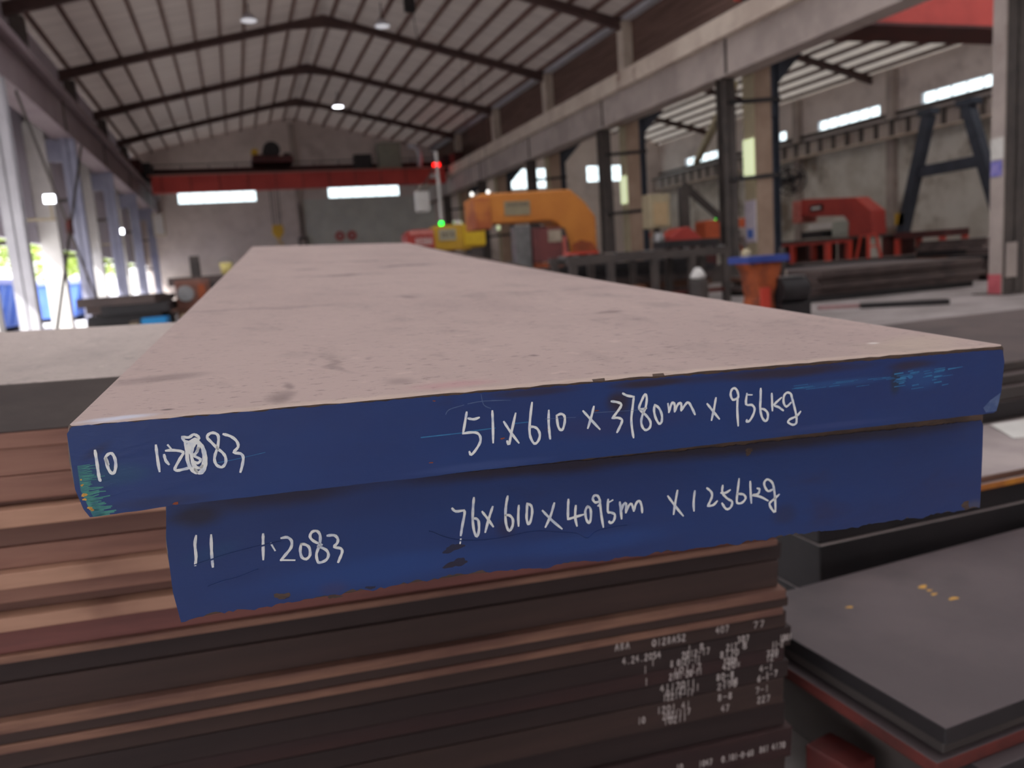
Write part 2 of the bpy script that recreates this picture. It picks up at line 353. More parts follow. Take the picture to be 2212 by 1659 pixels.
# columns
def hsec(mb, x, y, wx, wy, z0, z1, t=0.02, along='x'):
    """H section: flanges facing +-x when along == 'x'"""
    if along == 'x':
        mb.box(x - wx / 2, x - wx / 2 + t, y - wy / 2, y + wy / 2, z0, z1); mb.box(x + wx / 2 - t, x + wx / 2, y - wy / 2, y + wy / 2, z0, z1); mb.box(x - wx / 2, x + wx / 2, y - t / 2, y + t / 2, z0, z1)
    else:
        mb.box(x - wx / 2, x + wx / 2, y - wy / 2, y - wy / 2 + t, z0, z1); mb.box(x - wx / 2, x + wx / 2, y + wy / 2 - t, y + wy / 2, z0, z1); mb.box(x - t / 2, x + t / 2, y - wy / 2, y + wy / 2, z0, z1)
    return mb
RC = [('carrying a pale notice and a pink-painted foot, at the right edge', 8.74), ('with a long white notice strip, behind the small vise machine', 15.55), ('beside the tall orange saw', 21.75), ('just beyond the orange saw', 27.85), ('two places short of the end wall', 34.0), ('nearest the end wall', 40.2)]
for i, (desc, y) in enumerate(RC):
    t = thing('steel_column', ('grey steel column ' if i == 0 else 'dark and cream double column ') + desc, 'column', (10.9, y, 0), 'columns of the right row')
    if i == 0:
        hsec(MB(), 10.72, y + 0.11, 0.38, 0.24, 0, 4.62, 0.022, 'y').build('leg', m_dark_steel, t)
        hsec(MB(), 11.15, y + 0.13, 0.3, 0.3, 0, 5.0, 0.02, 'x').build('rear_leg', m_concrete, t)
        MB().box(10.5, 10.53, y, y + 0.21, 0, 4.62).build('flange_cover', m_concrete, t)
        MB().box(10.488, 10.498, y + 0.0, y + 0.2, 1.94, 2.24).build('notice', m_paper, t)
        MB().box(10.488, 10.498, y + 0.02, y + 0.20, 1.70, 1.92).build('notice', mat('blue_notice', (110, 110, 190), (150, 140, 200), scale=8), t)
        MB().box(10.485, 10.498, y, y + 0.21, 0.02, 0.3).build('foot_paint', mat('pink_paint', (196, 96, 104), (180, 84, 92), scale=6), t)
        MB().box(10.45, 11.15, y - 0.15, y + 0.45, 0, 0.02).build('base_plate', m_dark_steel, t)
        MB().box(10.56, 10.76, y - 0.035, y - 0.012, 0.25, 0.75).build('grey_panel', m_concrete, t)
    else:
        hsec(MB(), 10.62, y + 0.12, 0.34, 0.24, 0, 4.62, 0.022, 'y').build('leg', m_dark_steel, t)
        MB().box(11.3, 11.72, y, y + 0.45, 0, 5.0).build('concrete_leg', m_tan, t)
        MB().box(11.28, 11.30, y + 0.02, y + 0.43, 0.02, 4.9).build('cream_face', m_cream, t)
        hsec(MB(), 11.83, y + 0.1, 0.2, 0.2, 0, 5.0, 0.018, 'x').build('rear_leg', m_blueblack, t)
        for z in ((2.45, 4.1) if i == 1 else (2.2, 3.9)):
            MB().bar((10.6, y - 0.02, z), (11.95, y - 0.02, z + 0.08), 0.04, 0.09).build('tie_bar', m_black, t)
        MB().box(11.24, 11.279, y + 0.04, y + 0.41, 2.5, 3.35 if i == 1 else 3.3).build('lamp_panel', emit('pale_lit_panel', (225, 235, 190), 0.55), t)
        if i == 1:
            MB().box(11.255, 11.279, y + 0.03, y + 0.42, 1.05, 2.0).build('notice', m_lilac, t)
            MB().box(11.248, 11.254, y + 0.12, y + 0.34, 1.15, 1.35).build('blue_print', m_blue_tarp, t)
        MB().prism([(11.95, 4.5), (12.7, 5.27), (12.2, 5.27), (11.74, 4.9), (11.74, 3.9), (11.95, 3.7)], 'y', y + 0.06, y + 0.14).build('bracket', m_blueblack, t)
    MB().box(11.25, 11.65, y - 0.18, y + 0.18, 5.0 if i == 0 else 5.0, EAVE).build('upper_post', m_light_steel if i == 0 else m_rail_slab, t)
LC = [('nearest the camera, with bright pale face', 15.5), ('second from the camera', 21.7), ('third from the camera', 27.85), ('fourth from the camera', 34.0), ('nearest the end wall', 40.2)]
for i, (desc, y) in enumerate(LC):
    t = thing('steel_column', 'pale blue-grey steel column of the open left side, ' + desc, 'column', (-3.4, y, 0), 'columns of the left row')
    hsec(MB(), -3.4, y + 0.12, 0.3, 0.26, 0, 4.62, 0.02, 'y').build('leg', m_light_steel if i == 0 else m_slate_steel, t)
    MB().box(-4.28, -3.86, y + 0.0, y + 0.4, 0, 5.0).build('concrete_leg', m_white, t)
    MB().box(-3.86, -3.55, y + 0.05, y + 0.2, 4.1, 4.6).build('head_plate', m_slate_steel, t)
    for z in (1.9, 3.2): MB().bar((-3.9, y + 0.12, z), (-3.5, y + 0.12, z), 0.05, 0.08).build('tie_bar', m_dark_steel, t)
    MB().box(-4.22, -3.92, y + 0.0, y + 0.26, 5.0, EAVE - 0.25).build('upper_post', m_dark_steel, t)
    MB().box(-3.7, -3.1, y - 0.12, y + 0.36, 0, 0.02).build('base_plate', m_dark_steel, t)
t = thing('cross_brace', 'thin rusty diagonal X brace between the first two left columns', 'brace', (-3.3, 18.6, 0.3))
MB().bar((-3.13, 15.85, 4.4), (-3.13, 21.6, 0.3), 0.03, 0.09).build('brace_bar', m_dark_steel, t)
MB().bar((-3.09, 15.85, 0.3), (-3.09, 21.6, 4.4), 0.03, 0.09).build('brace_bar', m_dark_steel, t)
MB().box(-3.15, -3.07, 18.55, 18.9, 2.2, 2.5).build('gusset', m_rust_edge, t)
for i, (y, z, d) in enumerate(((19.85, 3.04, 'on the cross brace, nearer of the two'), (31.0, 3.03, 'on the far left columns, farther of the two'))):
    t = thing('floodlight', 'small bright white floodlight ' + d, 'floodlight', (-3.6, y, z - 0.1), 'floodlights of the left side')
    MB().box(-3.72, -3.48, y - 0.02, y + 0.06, z - 0.1, z + 0.1).build('housing', m_light_steel, t)
    MB().box(-3.70, -3.50, y - 0.03, y - 0.022, z - 0.08, z + 0.08).build('lens', emit('floodlight_white', (245, 248, 255), 14), t)
    MB().bar((-3.6, y + 0.02, z - 0.08), (-3.6, y + 0.02, z - 0.45), 0.04, 0.04).build('bracket', m_cream, t)
    MB().bar((-3.55, y + 0.05, z - 0.42), (-4.3, y + 0.05, z - 0.42), 0.05, 0.05).build('arm', m_cream, t)
# ================================================================ the near pile of steel plates
Qm = ((0.9981, 0.0582, 0.0222), (-0.0564, 0.9957, -0.0741), (-0.0264, 0.0727, 0.9970))
PF = Matrix([list(Qm[i]) + [(-0.09152, 0.46140, -0.06624 + H)[i]] for i in range(3)] + [[0, 0, 0, 1]])
def soft_spot(t, tc, wob, x, y, rx, ry, rot, a, plane, edge=(0.25, 1.3)):
    """soft-edged mark of its own shape, at (x, y) of a face"""
    sc = t.new('ShaderNodeVectorMath', operation='MULTIPLY'); t.ln(wob, sc.inputs[0]); sc.inputs[1].default_value = (rx * 0.7, ry * 0.9, ry * 1.1)
    ad = t.new('ShaderNodeVectorMath', operation='ADD'); t.ln(tc.outputs['Object'], ad.inputs[0]); t.ln(sc.outputs[0], ad.inputs[1])
    sp = t.new('ShaderNodeSeparateXYZ'); t.ln(ad.outputs[0], sp.inputs[0]); cb = t.new('ShaderNodeCombineXYZ'); t.ln(sp.outputs[0], cb.inputs[0]); t.ln(sp.outputs[1 if plane == 'xy' else 2], cb.inputs[1])
    mp = t.new('ShaderNodeMapping', vector_type='TEXTURE'); mp.inputs['Location'].default_value = (x, y, 0); mp.inputs['Rotation'].default_value = (0, 0, rot); mp.inputs['Scale'].default_value = (rx, ry, 1)
    t.ln(cb.outputs[0], mp.inputs[0])
    le = t.new('ShaderNodeVectorMath', operation='LENGTH'); t.ln(mp.outputs[0], le.inputs[0])
    r = t.new('ShaderNodeMapRange', interpolation_type='SMOOTHSTEP'); r.inputs[1].default_value, r.inputs[2].default_value, r.inputs[3].default_value, r.inputs[4].default_value = edge[0], edge[1], a, 0.0
    t.ln(le.outputs['Value'], r.inputs[0]); return r.outputs[0]
def painted(name, marks):
    """brushed blue end paint with thin, dirty, over-painted and shade-darkened places"""
    m = mat(name, (36, 55, 107), (31, 60, 117), rough=0.45, scale=6, stretch=(0.7, 1, 1.6), detail=4, lo=0.3, hi=0.7, c3=(46, 46, 80), c3scale=7, c3lo=0.58, c3hi=0.80, c3stretch=(1, 1, 1.8), bump=0.1, bscale=40)
    t = NT(m); b = t.n['Principled BSDF']; tc = next(n for n in t.n if n.type == 'TEX_COORD')
    mp = t.new('ShaderNodeMapping'); mp.inputs['Scale'].default_value = (0.6, 1, 1.4); t.ln(tc.outputs['Object'], mp.inputs[0])
    wn = t.new('ShaderNodeTexNoise', i_Scale=26.0, i_Detail=6.0); t.ln(mp.outputs[0], wn.inputs['Vector']); sb = t.new('ShaderNodeVectorMath', operation='SUBTRACT'); t.ln(wn.outputs['Color'], sb.inputs[0]); sb.inputs[1].default_value = (0.5, 0.5, 0.5)
    sock = b.inputs['Base Color'].links[0].from_socket
    for (x, y, rx, ry, rot, a, cc) in marks:
        x_ = t.new('ShaderNodeMix', data_type='RGBA'); t.ln(soft_spot(t, tc, sb.outputs[0], x, y, rx, ry, rot, a, 'xz', (0.3, 1.2)), x_.inputs[0]); t.ln(sock, x_.inputs[6]); x_.inputs[7].default_value = lin(cc); sock = x_.outputs[2]
    t.ln(sock, b.inputs['Base Color']); return m
def stain_mat(name, base, dark, stains, rough=0.58, scale=9, spots=()):
    """plate top: pinkish mill scale with dents, fine flakes and a few dark stains at their own places"""
    m = bpy.data.materials.new(name); m.use_nodes = True; t = NT(m); b = t.n['Principled BSDF']; b.inputs['Roughness'].default_value = rough
    b.inputs['Specular IOR Level'].default_value = 0.4
    tc = t.new('ShaderNodeTexCoord')
    def noise(sc, det=6, st=(1, 1, 1), r=0.6):
        mp = t.new('ShaderNodeMapping'); mp.inputs['Scale'].default_value = st; t.ln(tc.outputs['Object'], mp.inputs[0])
        n = t.new('ShaderNodeTexNoise', i_Scale=sc, i_Detail=det, i_Roughness=r); t.ln(mp.outputs[0], n.inputs['Vector']); return n
    def rng(sock, a, c, lo=0.0, hi=1.0):
        r = t.new('ShaderNodeMapRange', interpolation_type='SMOOTHSTEP'); r.inputs[1].default_value = a; r.inputs[2].default_value = c; r.inputs[3].default_value = lo; r.inputs[4].default_value = hi
        t.ln(sock, r.inputs[0]); return r.outputs[0]
    def mixc(f, a, c):
        x = t.new('ShaderNodeMix', data_type='RGBA'); t.ln(f, x.inputs[0])
        if isinstance(a, tuple): x.inputs[6].default_value = a
        else: t.ln(a, x.inputs[6])
        x.inputs[7].default_value = c; return x.outputs[2]
    def math_(op, a, c):
        x = t.new('ShaderNodeMath', operation=op)
        for i, v in enumerate((a, c)):
            if isinstance(v, (int, float)): x.inputs[i].default_value = v
            else: t.ln(v, x.inputs[i])
        return x.outputs[0]
    col = mixc(rng(noise(3.2, 5, (1, 0.5, 1)).outputs[0], 0.42, 0.68), lin(base), lin(tuple(int(v * 0.93) for v in base)))
    col = mixc(rng(noise(16, 8, (1, 0.55, 1)).outputs[0], 0.52, 0.72, 0, 0.55), col, lin(tuple(int(v * 0.82) for v in base)))
    col = mixc(rng(noise(5.5, 7, (0.8, 0.5, 1), 0.66).outputs[0], 0.54, 0.74, 0, 0.5), col, lin(tuple(int(v * 0.72) for v in base)))
    col = mixc(rng(noise(60, 7, (0.7, 1.1, 1), 0.72).outputs[0], 0.59, 0.72, 0, 0.6), col, lin(dark))
    col = mixc(rng(noise(150, 4, (0.6, 1.2, 1), 0.7).outputs[0], 0.56, 0.68, 0, 0.5), col, lin(dark))
    col = mixc(rng(noise(45, 6).outputs[0], 0.60, 0.72, 0, 0.5), col, lin(tuple(min(255, int(v * 1.12)) for v in base)))
    wob = noise(14, 4); sub = t.new('ShaderNodeVectorMath', operation='SUBTRACT'); t.ln(wob.outputs['Color'], sub.inputs[0]); sub.inputs[1].default_value = (0.5, 0.5, 0.5)
    tot = None
    for (x, y, rx, ry, rot, a) in stains:
        sc = t.new('ShaderNodeVectorMath', operation='SCALE'); t.ln(sub.outputs[0], sc.inputs[0]); sc.inputs[3].default_value = max(rx, ry) * 1.3 + 0.012
        ad = t.new('ShaderNodeVectorMath', operation='ADD'); t.ln(tc.outputs['Object'], ad.inputs[0]); t.ln(sc.outputs[0], ad.inputs[1])
        mp = t.new('ShaderNodeMapping', vector_type='TEXTURE'); mp.inputs['Location'].default_value = (x, y, 0); mp.inputs['Rotation'].default_value = (0, 0, rot); mp.inputs['Scale'].default_value = (rx, ry, 1)
        t.ln(ad.outputs[0], mp.inputs[0])
        ln_ = t.new('ShaderNodeVectorMath', operation='LENGTH'); t.ln(mp.outputs[0], ln_.inputs[0])
        f = rng(ln_.outputs['Value'], 0.2, 1.35, a, 0.0)
        tot = f if tot is None else math_('MAXIMUM', tot, f)
    if tot is not None: col = mixc(tot, col, lin(dark))
    for (x, y, rx, ry, rot, a, cc) in spots: col = mixc(soft_spot(t, tc, sub.outputs[0], x, y, rx, ry, rot, a, 'xy'), col, lin(cc))
    t.ln(col, b.inputs['Base Color'])
    bn = noise(60, 10, (0.7, 1, 1), 0.7); bp = t.new('ShaderNodeBump', i_Strength=0.22, i_Distance=0.0025); t.ln(bn.outputs[0], bp.inputs['Height']); t.ln(bp.outputs[0], b.inputs['Normal'])
    return m
m_topA = stain_mat('mill_scale_top', (182, 160, 153), (108, 90, 88), [
    (0.109, 0.024, 0.009, 0.018, 0.0, 0.6), (0.110, 0.055, 0.004, 0.014, 0.1, 0.6), (0.148, 0.125, 0.005, 0.040, 0.18, 0.5), (0.178, 0.048, 0.012, 0.012, 0.4, 0.4),
    (0.20, 1.10, 0.10, 0.022, 0.25, 0.75), (0.36, 1.36, 0.10, 0.03, 0.75, 0.8), (0.30, 1.62, 0.20, 0.03, 0.1, 0.55), (0.16, 1.32, 0.03, 0.03, 0, 0.6),
    (0.446, 0.335, 0.020, 0.010, 0.2, 0.7), (0.10, 0.55, 0.10, 0.02, 0.1, 0.35), (0.45, 0.62, 0.12, 0.02, 0.3, 0.3), (0.285, 0.10, 0.004, 0.004, 0, 0.95), (0.27, 0.62, 0.012, 0.02, 0, 0.6),
    (0.045, 0.018, 0.004, 0.003, 0, 1.0), (0.03, 0.12, 0.03, 0.014, 0.3, 0.5)], spots=[
    (0.30, 0.0, 0.42, 0.008, 0, 0.55, (206, 186, 170)), (0.022, 0.006, 0.020, 0.006, 0.1, 0.8, (206, 210, 226)), (0.21, 0.022, 0.030, 0.012, 0, 0.5, (186, 136, 138)), (0.56, 0.03, 0.06, 0.03, 0.4, 0.35, (200, 184, 160)), (0.535, 0.045, 0.006, 0.004, 0.3, 0.8, (225, 220, 214))])
m_topL = stain_mat('dusty_plate_top', (196, 182, 174), (92, 82, 80), [(-0.35, 0.80, 0.10, 0.03, 0.4, 0.7), (-0.20, 0.74, 0.06, 0.02, 0.2, 0.6), (-0.12, 0.62, 0.10, 0.012, 0.1, 0.5), (-0.28, 0.95, 0.08, 0.02, 0.3, 0.5)])
m_bare = mat('bare_cut_steel', (70, 56, 50), (92, 72, 60), rough=0.6, scale=40, stretch=(1, 1, 3), bump=0.3)
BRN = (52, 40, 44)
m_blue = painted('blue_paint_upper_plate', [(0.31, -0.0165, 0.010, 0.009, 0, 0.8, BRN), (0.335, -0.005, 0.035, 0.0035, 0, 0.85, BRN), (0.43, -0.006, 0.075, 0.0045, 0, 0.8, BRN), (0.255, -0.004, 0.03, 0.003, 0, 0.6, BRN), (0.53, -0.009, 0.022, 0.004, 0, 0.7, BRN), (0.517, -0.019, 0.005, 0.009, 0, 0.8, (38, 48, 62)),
    (0.54, -0.019, 0.022, 0.009, 0, 0.6, (40, 84, 142)), (0.47, -0.0165, 0.04, 0.003, 0, 0.5, (44, 90, 146)), (0.018, -0.029, 0.022, 0.008, 0, 0.6, (36, 78, 112)), (0.31, -0.030, 0.06, 0.008, 0, 0.35, (52, 50, 92)), (0.04, -0.047, 0.03, 0.004, 0, 0.5, (44, 48, 78)), (0.22, -0.047, 0.05, 0.003, 0, 0.5, (62, 82, 136)), (0.47, -0.046, 0.06, 0.0025, 0, 0.4, (62, 76, 128)), (0.012, -0.015, 0.010, 0.003, 0.5, 0.5, (36, 40, 74))])
m_blue_lower = painted('blue_paint_lower_plate', [(0.10, -0.058, 0.06, 0.010, 0, 0.75, (40, 32, 44)), (0.055, -0.066, 0.018, 0.007, 0, 0.8, (38, 34, 48)), (0.27, -0.058, 0.12, 0.009, 0, 0.85, (38, 28, 34)), (0.42, -0.060, 0.14, 0.011, 0, 0.9, (36, 28, 34)), (0.55, -0.062, 0.09, 0.009, 0, 0.75, (38, 34, 44)),  # top bands: bare brown margin with the upper plate's shade painted in
    (0.45, -0.116, 0.012, 0.010, 0, 0.6, (40, 46, 78)), (0.24, -0.0985, 0.008, 0.008, 0, 0.6, (42, 42, 72)), (0.128, -0.122, 0.010, 0.005, 0, 0.6, (64, 54, 88)), (0.16, -0.115, 0.10, 0.012, 0, 0.45, (36, 74, 140)), (0.30, -0.117, 0.07, 0.010, 0, 0.45, (38, 76, 142)), (0.06, -0.088, 0.02, 0.006, 0.2, 0.4, (34, 72, 116)), (0.62, -0.132, 0.01, 0.006, 0, 0.6, (84, 84, 96))])
m_chalk = mat('white_marker', (236, 240, 238), (200, 212, 228), rough=0.55, scale=160, lo=0.45, hi=0.7)
m_teal = mat('teal_paint_chip', (72, 146, 134), (50, 112, 122), rough=0.5, scale=90)
m_ochre = mat('yellow_paint_chip', (214, 164, 70), (190, 140, 60), rough=0.5, scale=200)
m_scratch = mat('cyan_scratch', (58, 128, 176), (44, 104, 158), rough=0.5, scale=120)
m_ltblue = mat('worn_light_blue', (92, 110, 148), (66, 88, 132), rough=0.5, scale=120)
m_stain = mat('dark_paint_stain', (40, 36, 54), (34, 38, 66), rough=0.6, scale=90)
